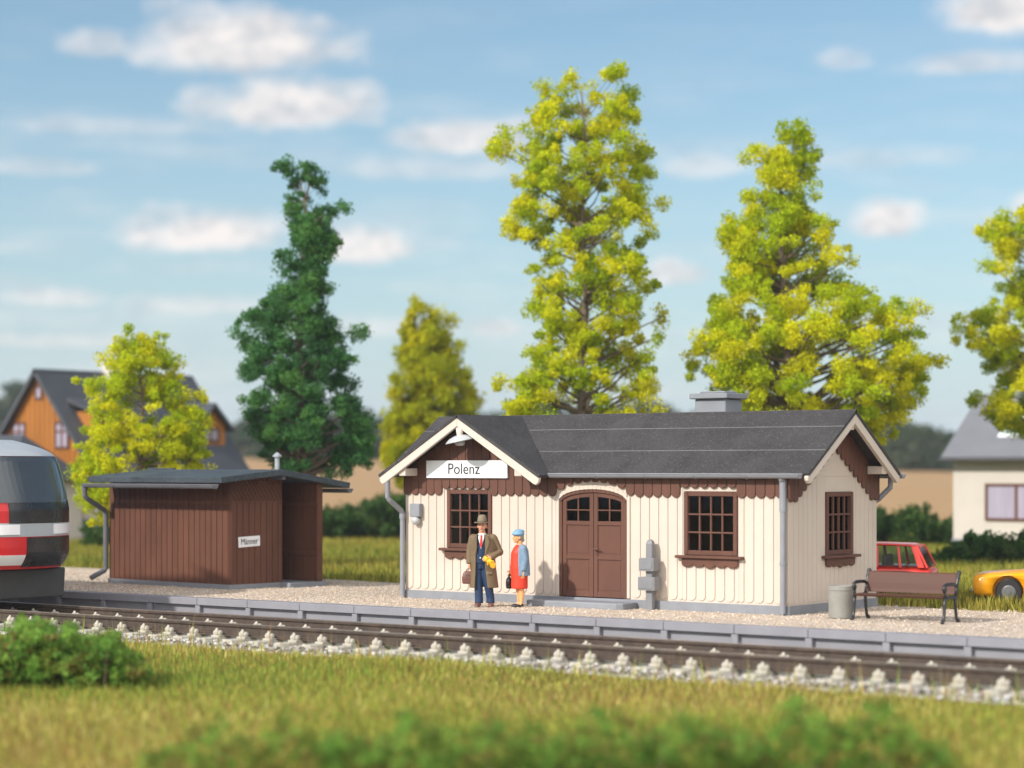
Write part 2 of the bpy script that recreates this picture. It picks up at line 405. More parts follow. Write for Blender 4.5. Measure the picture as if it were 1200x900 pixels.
for (a, e, hw, hh, den) in CLOUDS:
    u = mth('MULTIPLY', mth('SUBTRACT', az, R(a) - YAW), 1 / R(hw * 1.15))
    v = mth('MULTIPLY', mth('SUBTRACT', el, R(e)), 1 / R(hh * 1.2))
    v = mth('ADD', v, mth('MULTIPLY', mth('ABSOLUTE', mth('MINIMUM', v, 0.0)), -0.9))     # flatter underside
    d = mth('SQRT', mth('ADD', mth('MULTIPLY', u, u), mth('MULTIPLY', v, v)))
    f = mth('SUBTRACT', 1.0, mth('ADD', d, mth('MULTIPLY', warp, 0.55)))
    f = mth('MULTIPLY', mth('MULTIPLY', f, 1.9, clamp=True), den)
    cov = f if cov is None else mth('MAXIMUM', cov, f)
cir = wnoise(9, 7, 0.6, 1, 7, 5.0)
cirf = mth('MULTIPLY', mth('SUBTRACT', cir, 0.46), 2.6, clamp=True)
cirf = mth('MULTIPLY', cirf, mth('MULTIPLY', mth('SUBTRACT', R(13.5), el), 1 / R(7), clamp=True))
cov = mth('MAXIMUM', cov, mth('MULTIPLY', cirf, 0.62), clamp=True)
SKY_GAIN = 1.0
tint = mixrgb(nt, sky.outputs[0], (0.68, 0.81, 0.81), 1.0, 'MULTIPLY')
low = mth('POWER', 2.718, mth('MULTIPLY', mth('MAXIMUM', el, 0.0), -1 / R(5.0)))
tint = mixrgb(nt, tint, (3.4, 4.0, 4.7), mth('MULTIPLY', low, 1.0))          # pale air near the horizon
body = wnoise(40, 5, 0.6, 1, 1.6, 9.0)
ccol = mixrgb(nt, (4.0, 4.15, 4.4), (6.1, 5.8, 5.65), ramp(nt, body, [(0.38, 0.0), (0.58, 1.0)]))
full = mixrgb(nt, tint, ccol, cov)
# added soft fill light: an invented bright cloud bank, unseen behind the camera
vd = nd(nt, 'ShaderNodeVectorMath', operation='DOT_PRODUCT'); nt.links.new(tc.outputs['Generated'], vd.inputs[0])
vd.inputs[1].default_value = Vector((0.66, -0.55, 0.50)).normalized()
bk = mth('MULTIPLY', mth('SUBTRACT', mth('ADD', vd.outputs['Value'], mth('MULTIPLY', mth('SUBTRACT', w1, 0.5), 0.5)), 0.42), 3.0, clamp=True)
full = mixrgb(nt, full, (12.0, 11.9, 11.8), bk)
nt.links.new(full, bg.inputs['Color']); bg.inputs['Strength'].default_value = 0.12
# ------------------------------------------------------------------ ground
def ground_h(X, Y):
    X = np.asarray(X, float); Y = np.asarray(Y, float)
    base = np.where(Y < 3.3, -0.47, -0.06)
    t = np.clip((Y - 3.0) / 0.5, 0, 1); base = -0.47 + (0.41) * t
    base = np.where(Y < -7.3, -0.42 + 0.03 * np.sin(X * 0.9 + Y * 0.4) + 0.03 * np.sin(Y * 0.7 - X * 0.35), base)
    s = np.clip(0.014 + 0.00016 * (-62 - X), 0.011, 0.036)
    base = base + 0.11 * np.clip((X + 1.5) / 2.5, 0, 1) * np.clip((Y - 3.0) / 1.0, 0, 1) * np.clip((14 - Y) / 4, 0, 1)
    far = np.clip(Y - 55, 0, 190)
    base = base + far * s
    return base
xs = np.concatenate([np.linspace(-520, -120, 14), np.linspace(-110, -40, 15), np.linspace(-38, 40, 60), np.linspace(50, 320, 14)])
ys = np.concatenate([np.linspace(-110, -40, 8), np.linspace(-35, 12, 95), np.linspace(15, 55, 20), np.linspace(62, 245, 28), np.linspace(270, 420, 8)])
gx, gy = np.meshgrid(xs, ys); gz = ground_h(gx, gy)
mb = MB(); nx, ny = len(xs), len(ys)
mb.add(list(zip(gx.ravel(), gy.ravel(), gz.ravel())), [(j * nx + i, j * nx + i + 1, (j + 1) * nx + i + 1, (j + 1) * nx + i) for j in range(ny - 1) for i in range(nx - 1)])
struct(mb.build('ground', M['meadow'], smooth=True))
# stubble field beyond the meadow, following the rise 4 cm above the ground sheet
fx = np.linspace(-330, 120, 46); fy = np.linspace(57, 238, 26)
mb = MB(); gx, gy = np.meshgrid(fx, fy); gz = ground_h(gx, gy) + 0.12
mb.add(list(zip(gx.ravel(), gy.ravel(), gz.ravel())), [(j * 46 + i, j * 46 + i + 1, (j + 1) * 46 + i + 1, (j + 1) * 46 + i) for j in range(25) for i in range(45)])
struct(mb.build('field', M['field'], smooth=True))

# platform: gravel surface
mb = MB(); PX0, PX1 = -60, 34
n = 95
top = []; 
for i in range(n):
    X = PX0 + (PX1 - PX0) * i / (n - 1)
    top.append((X, 4.45 - 0.062 * (X + 17) + 0.06 * math.sin(X * 2.1) + 0.05 * math.sin(X * 5.3)))
poly = [(PX0, -2.60), (PX1, -2.60)] + top[::-1]
mb.prism(poly, -0.5, -0.004, 'xy')
struct(mb.build('platform', M['gravel']))
# loose chippings lying on the platform
def pebbles(n, xr, yr, zf, size, cols, flat=0.7, name='gravel', mat='stone'):
    base = np.array([(1, 0, 0), (-0.5, 0.87, 0), (-0.5, -0.87, 0), (0.1, 0.1, 0.9), (0, -0.1, -0.9)])
    tri = np.array([(0, 1, 3), (1, 2, 3), (2, 0, 3), (1, 0, 4), (2, 1, 4), (0, 2, 4)])
    X = npr.uniform(*xr, n); Y = npr.uniform(*yr, n) if not callable(yr) else yr(X)
    sz = size * npr.uniform(0.5, 1.35, n)
    P = base[None] * (1 + npr.uniform(-0.35, 0.35, (n, 5, 3))) * sz[:, None, None]
    th = npr.uniform(0, 2 * PI, n); ph = npr.uniform(-0.8, 0.8, n)
    c, s = np.cos(th)[:, None], np.sin(th)[:, None]; cp, sp_ = np.cos(ph)[:, None], np.sin(ph)[:, None]
    x, y, z = P[..., 0], P[..., 1], P[..., 2] * flat
    y, z = y * cp - z * sp_, y * sp_ + z * cp
    x, y = x * c - y * s, x * s + y * c
    Zc = zf(X, Y)
    P = np.stack([x + X[:, None], y + Y[:, None], z + Zc[:, None]], -1)
    V = P[:, tri].reshape(-1, 3)
    cols = np.array(cols); k = npr.integers(0, len(cols), n); cc = cols[k] * npr.uniform(0.8, 1.2, (n, 1))
    return cloud_mesh(name, V, 3, M[mat], np.repeat(cc, 6, axis=0))
o = pebbles(16000, (-24, 8), (-2.5, 3.9), lambda x, y: np.full_like(x, 0.004), 0.017, [(0.57, 0.46, 0.36), (0.68, 0.58, 0.47), (0.40, 0.31, 0.22), (0.50, 0.40, 0.30)])
tag(o, 'sandy chippings strewn over the station platform', None, kind='stuff')

# ------------------------------------------------------------------ platform edge wall: coping slabs on posts with recessed panels
pe = thing('platform_edge_wall', 'low grey concrete platform edge of coping slabs on short posts beside the rails', 'platform edge', (0, -2.71, 0))
PITCH = 1.37
for k in range(-24, 14):
    x0 = k * PITCH + 0.55
    s_ = MB().box(x0 + 0.004, x0 + PITCH - 0.004, 0, 0.30, -0.135, 0.004 + 0.004 * rnd.random())
    s_.build('coping_slab', M['kerb'], pe, 0.008)
    MB().box(x0 - 0.065, x0 + 0.065, 0.012, 0.2, -0.47, -0.137).build('post', M['kerb'], pe, 0.01)
MB().box(-24 * PITCH, 14 * PITCH, 0.10, 0.19, -0.47, -0.136).build('panel', M['kerb'], pe)

# ------------------------------------------------------------------ track
RY1, RY2 = -4.515, -6.10; TOPZ = -0.118
def rail(y, label):
    t = thing('rail', label, 'rail', (0, y, TOPZ), 0, 'rails of the track')
    p = [(-0.038, 0), (0.038, 0), (0.042, -0.012), (0.04, -0.05), (0.016, -0.07), (0.014, -0.17), (0.075, -0.195), (0.075, -0.215), (-0.075, -0.215), (-0.075, -0.195), (-0.014, -0.17), (-0.016, -0.07), (-0.04, -0.05), (-0.042, -0.012)]
    MB().prism(p, -60, 34, 'yz').build('rail_body', M['rail'], t, 0.004)
    MB().box(-60, 34, -0.036, 0.034, -0.002, 0.003).build('running_surface', M['railhead'], t)
rail(RY1, 'rust brown rail running along the foot of the platform edge')
rail(RY2, 'rust brown rail on the grass side of the track, over the exposed sleeper ends')
TC = (RY1 + RY2) / 2
def sleeper0():
    t = thing('sleeper', 'pale concrete sleeper in white ballast carrying both rails', 'sleeper', (0, TC, 0), 0, 'concrete sleepers of the track')
    p = [(-0.15, -0.58), (0.15, -0.58), (0.125, -0.42), (0.10, -0.345), (-0.10, -0.345), (-0.125, -0.42)]
    MB().prism(p, -1.34, 1.34, 'xz').build('sleeper_body', M['sleeper'], t, 0.015)
    for y in (RY1 - TC, RY2 - TC):
        m = MB().box(-0.095, 0.095, y - 0.21, y + 0.21, -0.35, -0.318)
        for s in (-1, 1):
            for sx in (-1, 1):
                m.ball((sx * 0.058, y + s * 0.135, -0.285), (0.036, 0.05, 0.055), 8, 5)
            m.box(-0.06, 0.06, y + s * 0.10 - 0.025, y + s * 0.10 + 0.025, -0.32, -0.25)
            m.ball((0, y + s * 0.16, -0.265), (0.04, 0.035, 0.075), 8, 5)
        m.build('rail_fastening', M['sleeper'], t, 0.006)
    return t
sl0 = sleeper0()
sx = np.arange(-24.6, 13.4, 0.605)
for i, x in enumerate(sx):
    o = sl0 if i == 0 else copy_tree(sl0)
    o.location.x = x + rnd.uniform(-0.015, 0.015); o.rotation_euler.z = rnd.uniform(-0.008, 0.008)
# ballast
mb = MB().prism([(-7.25, -0.62), (-2.55, -0.62), (-2.55, -0.44), (-6.75, -0.43), (-7.1, -0.50)], -60, 34, 'yz')
struct(mb.build('ballast_bed', M['ballastbed']))
def byr(X): 
    n = len(X); a = npr.uniform(-7.2, -6.2, n); b = npr.uniform(-6.2, -2.8, n); return np.where(npr.random(n) < 0.62, a, b)
def bz(X, Y): return np.where(Y < -6.85, -0.475, -0.43) + npr.uniform(-0.02, 0.035, len(X))
o = pebbles(26000, (-26, 13), byr, bz, 0.043, [(0.36, 0.33, 0.30), (0.44, 0.42, 0.40), (0.27, 0.22, 0.18), (0.52, 0.51, 0.49), (0.11, 0.10, 0.09), (0.37, 0.35, 0.33), (0.30, 0.26, 0.22)], 0.85, 'ballast')
tag(o, 'pale grey and white ballast stones packed round the sleepers', None, kind='stuff')
# ------------------------------------------------------------------ station building
L, WD = 8.7, 3.2
EZ = 2.47; SL = 0.665; RIDGE = 3.60          # eave height at the gutter line, slope, ridge
CXG, HWG, SLG = -7.01, 1.98, 0.585            # front gable: centre, half width of its roof, slope
APEX = 3.585
b = thing('station_building', 'cream boarded station building with brown scalloped valance and dark felt roof', 'station')
def wall_z(x):                                 # top of the front wall
    zg = APEX - 0.13 - SLG * abs(x - CXG)
    zm = RIDGE - 0.13 - SL * 1.6
    return max(zg, zm) if -L <= x <= CXG + 1.65 else zm
W1 = (-7.63, -6.53, 1.01, 2.14); DR = (-4.93, -3.39, 0.17, 2.165); W2 = (-2.15, -1.03, 1.0, 2.14)
ARC0 = 1.93
def arch_z(x, grow=0.0):
    c = (DR[0] + DR[1]) / 2; h = (DR[1] - DR[0]) / 2 + grow; q = min(1, abs(x - c) / h)
    return ARC0 + (DR[3] - ARC0 + grow) * math.sqrt(max(0, 1 - q * q * 0.97)) - 0.0
w = MB()
T = 0.11
zm = RIDGE - 0.13 - SL * 1.6
segs = [(-L, W1[0]), (W1[1], DR[0]), (DR[1], W2[0]), (W2[1], 0)]
for (a, c) in segs: w.box(a, c, 0.0, T, 0.15, zm)
w.box(W1[0], W1[1], 0, T, 0.15, W1[2]); w.box(W1[0], W1[1], 0, T, W1[3], zm)
w.box(W2[0], W2[1], 0, T, 0.15, W2[2]); w.box(W2[0], W2[1], 0, T, W2[3], zm)
N = 16
arc = [(DR[0] + (DR[1] - DR[0]) * i / N, arch_z(DR[0] + (DR[1] - DR[0]) * i / N)) for i in range(N + 1)]
for i in range(N): w.prism([arc[i], arc[i + 1], (arc[i + 1][0], zm), (arc[i][0], zm)], 0, T)
# gable triangle above the left bay
w.prism([(-L, zm), (CXG + 1.65, zm), (CXG, APEX - 0.13)], 0, T)
# side and back walls
EY = WD
gab = lambda x0, x1: w.prism([(0.0 if False else T + 0.001, 0.15), (EY, 0.15), (EY, zm), (WD / 2, RIDGE - 0.13), (T + 0.001, RIDGE - 0.13 - SL * (1.6 - T))], x0, x1, 'yz')
gy0, gy1, gz0, gz1 = 1.28, 2.27, 1.0, 2.13           # side window
w.prism([(T + .001, 0.15), (gy0, 0.15), (gy0, zm), (T + .001, zm)], -T, 0, 'yz')
w.prism([(gy1, 0.15), (EY, 0.15), (EY, zm), (gy1, zm)], -T, 0, 'yz')
w.prism([(gy0, 0.15), (gy1, 0.15), (gy1, gz0), (gy0, gz0)], -T, 0, 'yz')
w.prism([(gy0, gz1), (gy1, gz1), (gy1, zm), (gy0, zm)], -T, 0, 'yz')
w.prism([(T + .001, zm), (EY, zm), (WD / 2, RIDGE - 0.13)], -T, 0, 'yz')
w.prism([(T + .001, 0.15), (EY, 0.15), (EY, zm), (WD / 2, RIDGE - 0.13), (T + .001, zm)], -L, -L + T, 'yz')
w.box(-L + T + .001, -T - .001, EY - T, EY, 0.15, zm)
def board(mb, x0, x1, z0, z1, y0, y1, rnd_bot=True, f=None):
    """an upright board with a rounded lower end"""
    r = (x1 - x0) / 2 * 0.98; c = (x0 + x1) / 2
    if rnd_bot:
        pts = [(c + r * math.cos(t), z0 + r * 0.85 + r * 0.85 * math.sin(t)) for t in np.linspace(PI, 2 * PI, 9)]
    else: pts = [(x0, z0), (x1, z0)]
    zt0, zt1 = z1 if isinstance(z1, tuple) else (z1, z1)
    if rnd_bot: pts = [(x0, z0 + r * 0.85)] + pts[1:-1] + [(x1, z0 + r * 0.85)]
    mb.prism(pts + [(x1, zt1), (x0, zt0)], y0, y1)
BP = 0.2
k = 0
x = -L + 0.005
while x < -0.02:
    x0, x1 = x + 0.007, min(x + BP - 0.007, -0.003)
    spans = [(x0, x1)]
    for (o0, o1, gap) in ((DR[0], DR[1], 0.075), (W1[0], W1[1], 0.03), (W2[0], W2[1], 0.03)):
        new = []
        for (p, q) in spans:
            if q <= o0 - gap or p >= o1 + gap: new.append((p, q))
            else:
                if p < o0 - gap - 0.03: new.append((p, o0 - gap))
                if q > o1 + gap + 0.03: new.append((o1 + gap, q))
        spans = new
    for (p, q) in spans:
        if q - p > 0.03: board(w, p, q, 0.185, 2.2, -0.016, 0.002)
    for W_ in (W1, W2):                                    # boards below the windows
        p, q = max(x0, W_[0] - 0.03), min(x1, W_[1] + 0.03)
        if q - p > 0.03: board(w, p, q, 0.185, W_[2] - 0.1, -0.016, 0.002)
    x += BP
# boards of the end wall
y = 0.004
while y < EY - 0.02:
    y0, y1 = y + 0.005, min(y + 0.155, EY - 0.002)
    if not (y1 > gy0 - 0.03 and y0 < gy1 + 0.03):
        r = (y1 - y0) / 2
        pts = [(y0 + r + r * math.cos(t), 0.185 + r * 0.8 + r * 0.8 * math.sin(t)) for t in np.linspace(PI, 2 * PI, 7)]
        zt = lambda v: RIDGE - 0.2 - SL * abs(v - 1.6)
        w.prism(pts + [(y1, zt(y1)), (y0, zt(y0))], -0.002, 0.009, 'yz')
    else:
        p, q = max(y0, gy0 - 0.03), min(y1, gy1 + 0.03)
        if True:
            r = (y1 - y0) / 2
            pts = [(y0 + r + r * math.cos(t), 0.185 + r * 0.8 + r * 0.8 * math.sin(t)) for t in np.linspace(PI, 2 * PI, 7)]
            w.prism(pts + [(y1, gz0 - 0.09), (y0, gz0 - 0.09)], -0.002, 0.009, 'yz')
    y += 0.16
# plain casing round the door arch
for i in range(N):
    (xa, za), (xb, zb) = arc[i], arc[i + 1]
    w.prism([(xa, za), (xb, zb), (xb, arch_z(xb, 0.07) + 0.005), (xa, arch_z(xa, 0.07) + 0.005)], -0.03, 0.002)
w.box(DR[0] - 0.065, DR[0] - 0.001, -0.028, 0.002, 0.17, ARC0 + 0.1); w.box(DR[1] + 0.001, DR[1] + 0.065, -0.028, 0.002, 0.17, ARC0 + 0.1)
wall = w.build('wall', M['cream'], b, 0.0055)
# floor and plinth
m = MB().box(-L - 0.02, 0.025, -0.035, 0.0, -0.02, 0.155).box(-0.0, 0.025, 0.001, EY + 0.02, -0.02, 0.155).box(-L - 0.02, -L, 0.001, EY + 0.02, -0.02, 0.155).box(-L, -0.001, EY, EY + 0.02, -0.02, 0.155).box(-L + .001, -0.001, 0.001, EY - 0.001, 0.0, 0.148)
m.build('plinth', M['plinth'], b, 0.006)
m = MB().prism([(-5.26, -0.60), (-3.24, -0.60), (-3.14, -0.50), (-3.14, -0.037), (-5.26, -0.037)], -0.02, 0.11, 'xy')
m.build('door_step', M['plinth'], b, 0.02, seg=2)

# brown valance: boards with rounded tips
v = MB(); VP = 0.197; x = -L - 0.02; i = 0
def rake_z(x): return APEX - 0.10 - SLG * abs(x - CXG)
while x < -0.02:
    x0, x1 = x + 0.005, min(x + VP - 0.005, 0.03); c = (x0 + x1) / 2
    z0 = 2.03
    if W1[0] - 0.06 < c < W1[1] + 0.06: z0 = 2.15
    elif DR[0] - 0.12 < c < DR[1] + 0.12: z0 = max(2.03, arch_z(c, 0.13) + 0.0)
    elif W2[0] - 0.06 < c < W2[1] + 0.06: z0 = 2.20
    if c < CXG + 1.72:
        zt = (rake_z(x0), rake_z(x1))
        if max(zt) > z0 + 0.1: board(v, x0, x1, z0, (max(zt[0], 2.44), max(zt[1], 2.44)), -0.052, -0.016)
    else: board(v, x0, x1, z0, 2.475, -0.052, -0.016)
    x += VP; i += 1
# round the corner on the end wall, following the rake
y = -0.05
while y < EY + 0.04:
    y0, y1 = y + 0.005, min(y + 0.15, EY + 0.05); c = (y0 + y1) / 2
    zr = RIDGE - 0.09 - SL * abs(c - 1.6)
    z0 = max(zr - 0.62, 1.99) if abs(c - 1.6) < 1.36 else 1.96
    ra = lambda q: RIDGE - 0.09 - SL * abs(q - 1.6)
    r = (y1 - y0) / 2
    pts = [(y0 + r + r * math.cos(t), z0 + r * 0.85 + r * 0.85 * math.sin(t)) for t in np.linspace(PI, 2 * PI, 8)]
    v.prism(pts + [(y1, ra(y1)), (y0, ra(y0))], 0.012, 0.045, 'yz')
    y += 0.155
v.build('valance', M['brown'], b, 0.005)

# windows
def window(ax, a0, a1, z0, z1, face, cols=4, rows=3):
    """ax 'x': in the front wall (outside is -Y); ax 'y': in the end wall (outside is +X)"""
    def bx(mb, p, q, s, e, d0, d1):
        if ax == 'x': mb.box(p, q, d0, d1, s, e)
        else: mb.box(-d1, -d0, p, q, s, e)
        return mb
    f = MB(); t = 0.085; g = 0.003
    bx(f, a0 + g, a0 + t, z0 + g, z1 - g, -0.035, 0.06); bx(f, a1 - t, a1 - g, z0 + g, z1 - g, -0.035, 0.06)
    bx(f, a0 + t + .001, a1 - t - .001, z0 + g, z0 + t, -0.032, 0.06); bx(f, a0 + t + .001, a1 - t - .001, z1 - t, z1 - g, -0.032, 0.06)
    fr = f.build('window', M['brown'], b, 0.008)
    g_ = MB()
    for i in range(1, cols):
        c = a0 + t + (a1 - a0 - 2 * t) * i / cols; bx(g_, c - 0.017, c + 0.017, z0 + t + .001, z1 - t - .001, -0.012, 0.028)
    for j in range(1, rows):
        c = z0 + t + (z1 - z0 - 2 * t) * j / rows; bx(g_, a0 + t + .001, a1 - t - .001, c - 0.016, c + 0.016, -0.018, 0.031)
    g_.build('glazing_bars', M['brown'], fr, 0.005)
    bx(MB(), a0 + t - .01, a1 - t + .01, z0 + t - .01, z1 - t + .01, 0.034, 0.040).build('pane', M['glass'], fr)
    s = MB(); e = 0.14
    bx(s, a0 - e, a1 + e, z0 - 0.055, z0 - 0.004, -0.12, 0.0)
    # scalloped apron
    p0, p1 = a0 - 0.03, a1 + 0.03; n = 5; pts = []
    for i in range(n):
        u0 = p0 + (p1 - p0) * i / n; ww = (p1 - p0) / n
        for t_ in np.linspace(PI, 2 * PI, 7): pts.append((u0 + ww / 2 + ww / 2 * math.cos(t_), z0 - 0.16 + (0.055 if i != 2 else 0.075) * math.sin(t_)))
    pts += [(p1, z0 - 0.057), (p0, z0 - 0.057)]
    if ax == 'x': s.prism(pts, -0.062, -0.018, 'xz')
    else: s.prism(pts, 0.012, 0.052, 'yz')
    s.build('sill', M['brown'], fr, 0.008)
    return fr
window('x', *W1, 'f'); window('x', *W2, 'f'); window('y', gy0, gy1, gz0, gz1, 'e', 4, 3)
# dim inner partitions so that the rooms close behind the panes
MB().box(-5.4, -5.3, T + .01, EY - T - .01, 0.16, 2.4).box(-3.0, -2.92, T + .01, EY - T - .01, 0.16, 2.4).box(-L + .15, -.15, 1.75, 1.8, 0.16, 2.4).box(-L + T + .002, -T - .002, T + .002, EY - T - .002, 2.42, 2.45).build('inner_partition', M['dark'], b)

# door: two leaves under a segmental arch
dc = (DR[0] + DR[1]) / 2
fr = MB()
for i in range(N):
    (xa, za), (xb, zb) = arc[i], arc[i + 1]
    fr.prism([(xa, za - 0.002), (xb, zb - 0.002), (xb, zb - 0.062), (xa, za - 0.062)], -0.012, 0.07)
fr.box(DR[0] + .002, DR[0] + 0.062, -0.012, 0.07, 0.155, ARC0); fr.box(DR[1] - 0.062, DR[1] - .002, -0.012, 0.07, 0.155, ARC0)
door = fr.build('door', M['brown'], b, 0.006)
for s in (-1, 1):
    q = MB(); x_in, x_out = dc + s * 0.006, dc + s * ((DR[1] - DR[0]) / 2 - 0.066)
    a0, a1 = min(x_in, x_out), max(x_in, x_out)
    st = 0.085
    arch_in = lambda x: arch_z(x) - 0.066
    # stiles up to the arch, rails, recessed panels
    for (p, r_) in ((a0, a0 + st), (a1 - st, a1)): q.prism([(p, 0.17), (r_, 0.17), (r_, arch_in(r_)), (p, arch_in(p))], 0.012, 0.055)
    for (z0, z1) in ((0.17, 0.27), (0.865, 0.935), (1.50, 1.575)): q.box(a0 + st + .001, a1 - st - .001, 0.014, 0.053, z0, z1)
    for i in range(8):
        u0 = a0 + st + .001 + (a1 - a0 - 2 * st - .002) * i / 8; u1 = a0 + st + .001 + (a1 - a0 - 2 * st - .002) * (i + 1) / 8
        q.prism([(u0, arch_in(u0)), (u1, arch_in(u1)), (u1, arch_in(u1) - 0.075), (u0, arch_in(u0) - 0.075)], 0.014, 0.053)
    for (z0, z1) in ((0.25, 0.88), (0.93, 1.51)):
        q.box(a0 + st - .01, a1 - st + .01, 0.034, 0.044, z0, z1)
        q.box(a0 + st + .03, a1 - st - .03, 0.028, 0.0335, z0 + 0.05, z1 - 0.05)
    leaf = q.build('door_leaf', M['brown'], door, 0.006)
    g_ = MB(); c = (a0 + a1) / 2
    g_.box(c - 0.014, c + 0.014, 0.016, 0.045, 1.576, arch_in(c) - 0.076); g_.box(a0 + st + .001, a1 - st - .001, 0.012, 0.046, 1.765, 1.79)
    g_.build('glazing_bars', M['brown'], leaf, 0.004)
    pts = [(a0 + st - .01, 1.56), (a1 - st + .01, 1.56)] + [(a1 - st + .01 + (a0 - a1 + 2 * st - .02) * i / 8, arch_in(a1 - st + (a0 - a1 + 2 * st) * i / 8) - 0.05) for i in range(9)]
    MB().prism(pts, 0.048, 0.052).build('pane', M['glass'], leaf)
    if s == 1:
        h = MB().tube([(a0 + 0.045, 0.012, 1.06), (a0 + 0.045, -0.045, 1.06), (a0 + 0.155, -0.05, 1.06)], 0.017, 8)
        h.box(a0 + 0.02, a0 + 0.07, 0.004, 0.012, 0.96, 1.11)
        h.build('handle', M['brown'], leaf, smooth=False)

# roof
XL, XR = -L - 0.47, 0.45; YF, YB = -0.10, WD + 0.10
zr = lambda y: RIDGE - SL * abs(y - 1.6)
rf = MB()
vx = (APEX - zr(YF)) / SLG; yv = 1.6 - (RIDGE - APEX) / SL
def plate(pts):
    n = len(pts); up = [Vector((x, y, zr(y))) for x, y in pts]; nn = Vector((0, -SL, 1)).normalized() * 0.06
    rf.add(up + [p - nn for p in up], [tuple(range(n)), tuple(range(2 * n - 1, n - 1, -1))] + [(i, (i + 1) % n, (i + 1) % n + n, i + n) for i in range(n)])
plate([(XL, YF), (CXG - vx, YF), (CXG, yv), (CXG, 1.6), (XL, 1.6)])
plate([(CXG + vx, YF), (XR, YF), (XR, 1.6), (CXG, 1.6), (CXG, yv)])
rf.slab([(XL, YB, zr(YB)), (XR, YB, zr(YB)), (XR, 1.6, RIDGE - 0.0005), (XL, 1.6, RIDGE - 0.0005)], 0.06)
zg = lambda x: APEX - SLG * abs(x - CXG)
YG = -0.50
rf.slab([(CXG - HWG, YG, zg(CXG - HWG)), (CXG, YG, APEX), (CXG, 1.55, APEX), (CXG - HWG, 1.55, zg(CXG - HWG))], 0.06)
rf.slab([(CXG + HWG, YG, zg(CXG + HWG)), (CXG, YG, APEX), (CXG, 1.55, APEX), (CXG + HWG, 1.55, zg(CXG + HWG))], 0.06)
rf.tube([(XL, 1.6, RIDGE - 0.012), (XR, 1.6, RIDGE - 0.012)], 0.024, 6)
rf.cur = 1
nrm = Vector((0, -SL, 1)).normalized()
for yy in (1.149, 0.513):
    z = zr(yy); x0 = CXG + (APEX - z) / SLG + 0.02; x1 = XR
    rf.slab([(x0, yy - 0.007, zr(yy - 0.007) + 0.003), (x1, yy - 0.007, zr(yy - 0.007) + 0.003), (x1, yy + 0.007, zr(yy + 0.007) + 0.003), (x0, yy + 0.007, zr(yy + 0.007) + 0.003)], 0.004, 1)
    x1 = CXG - (APEX - z) / SLG - 0.02
    if x1 > XL: rf.slab([(XL, yy - 0.006, zr(yy - 0.006) + 0.003), (x1, yy - 0.006, zr(yy - 0.006) + 0.003), (x1, yy + 0.006, zr(yy + 0.006) + 0.003), (XL, yy + 0.006, zr(yy + 0.006) + 0.003)], 0.004, 1)
roof = rf.build('roof', [M['felt'], M['seam']], b, 0.006)
ch = MB().box(-3.18, -2.50, 1.95, 2.55, 3.0, 3.86).box(-3.26, -2.42, 1.87, 2.63, 3.865, 3.97).box(-3.12, -2.56, 2.02, 2.48, 3.97, 4.01)
ch.build('chimney', M['plinth'], roof, 0.015)
# bargeboards on both gables, and purlin ends
def barge_front(s):
    x_t = CXG + s * (HWG - 0.02)
    a = Vector((CXG, 0, APEX - 0.062)); c = Vector((x_t, 0, zg(x_t) - 0.062)); h = 0.165
    pts = [(a.x, a.z), (c.x, c.z), (c.x - s * 0.015, c.z - 0.08), (c.x - s * 0.075, c.z - 0.135), (c.x - s * 0.135, c.z - 0.145 + 0.03), (a.x, a.z - h)]
    MB().prism(pts, YG + 0.012, YG + 0.085, 'xz').build('bargeboard', M['cream_trim'], b, 0.012, seg=2)
barge_front(-1); barge_front(1)
def barge_end(s):
    y_t = 1.6 + s * 1.70
    pts = [(1.6, RIDGE - 0.062), (y_t, zr(y_t) - 0.062), (y_t - s * 0.01, zr(y_t) - 0.13), (y_t - s * 0.08, zr(y_t) - 0.185), (y_t - s * 0.13, zr(y_t) - 0.16), (1.6, RIDGE - 0.062 - 0.19)]
    MB().prism(pts, XR - 0.095, XR - 0.015, 'yz').build('bargeboard', M['cream_trim'], b, 0.012, seg=2)
barge_end(-1); barge_end(1)
for (x, z) in ((CXG, APEX - 0.30), (CXG - 1.42, zg(CXG - 1.42) - 0.35), (CXG + 1.42, zg(CXG + 1.42) - 0.35)):
    MB().box(x - 0.085, x + 0.085, -0.43, -0.055, z, z + 0.15).build('purlin_end', M['cream_trim'], b, 0.015, seg=2)
for (y, z) in ((1.6, RIDGE - 0.36), (0.36, zr(0.36) - 0.33), (2.84, zr(2.84) - 0.33)):
    MB().box(0.05, 0.37, y - 0.085, y + 0.085, z, z + 0.15).build('purlin_end', M['cream_trim'], b, 0.015, seg=2)
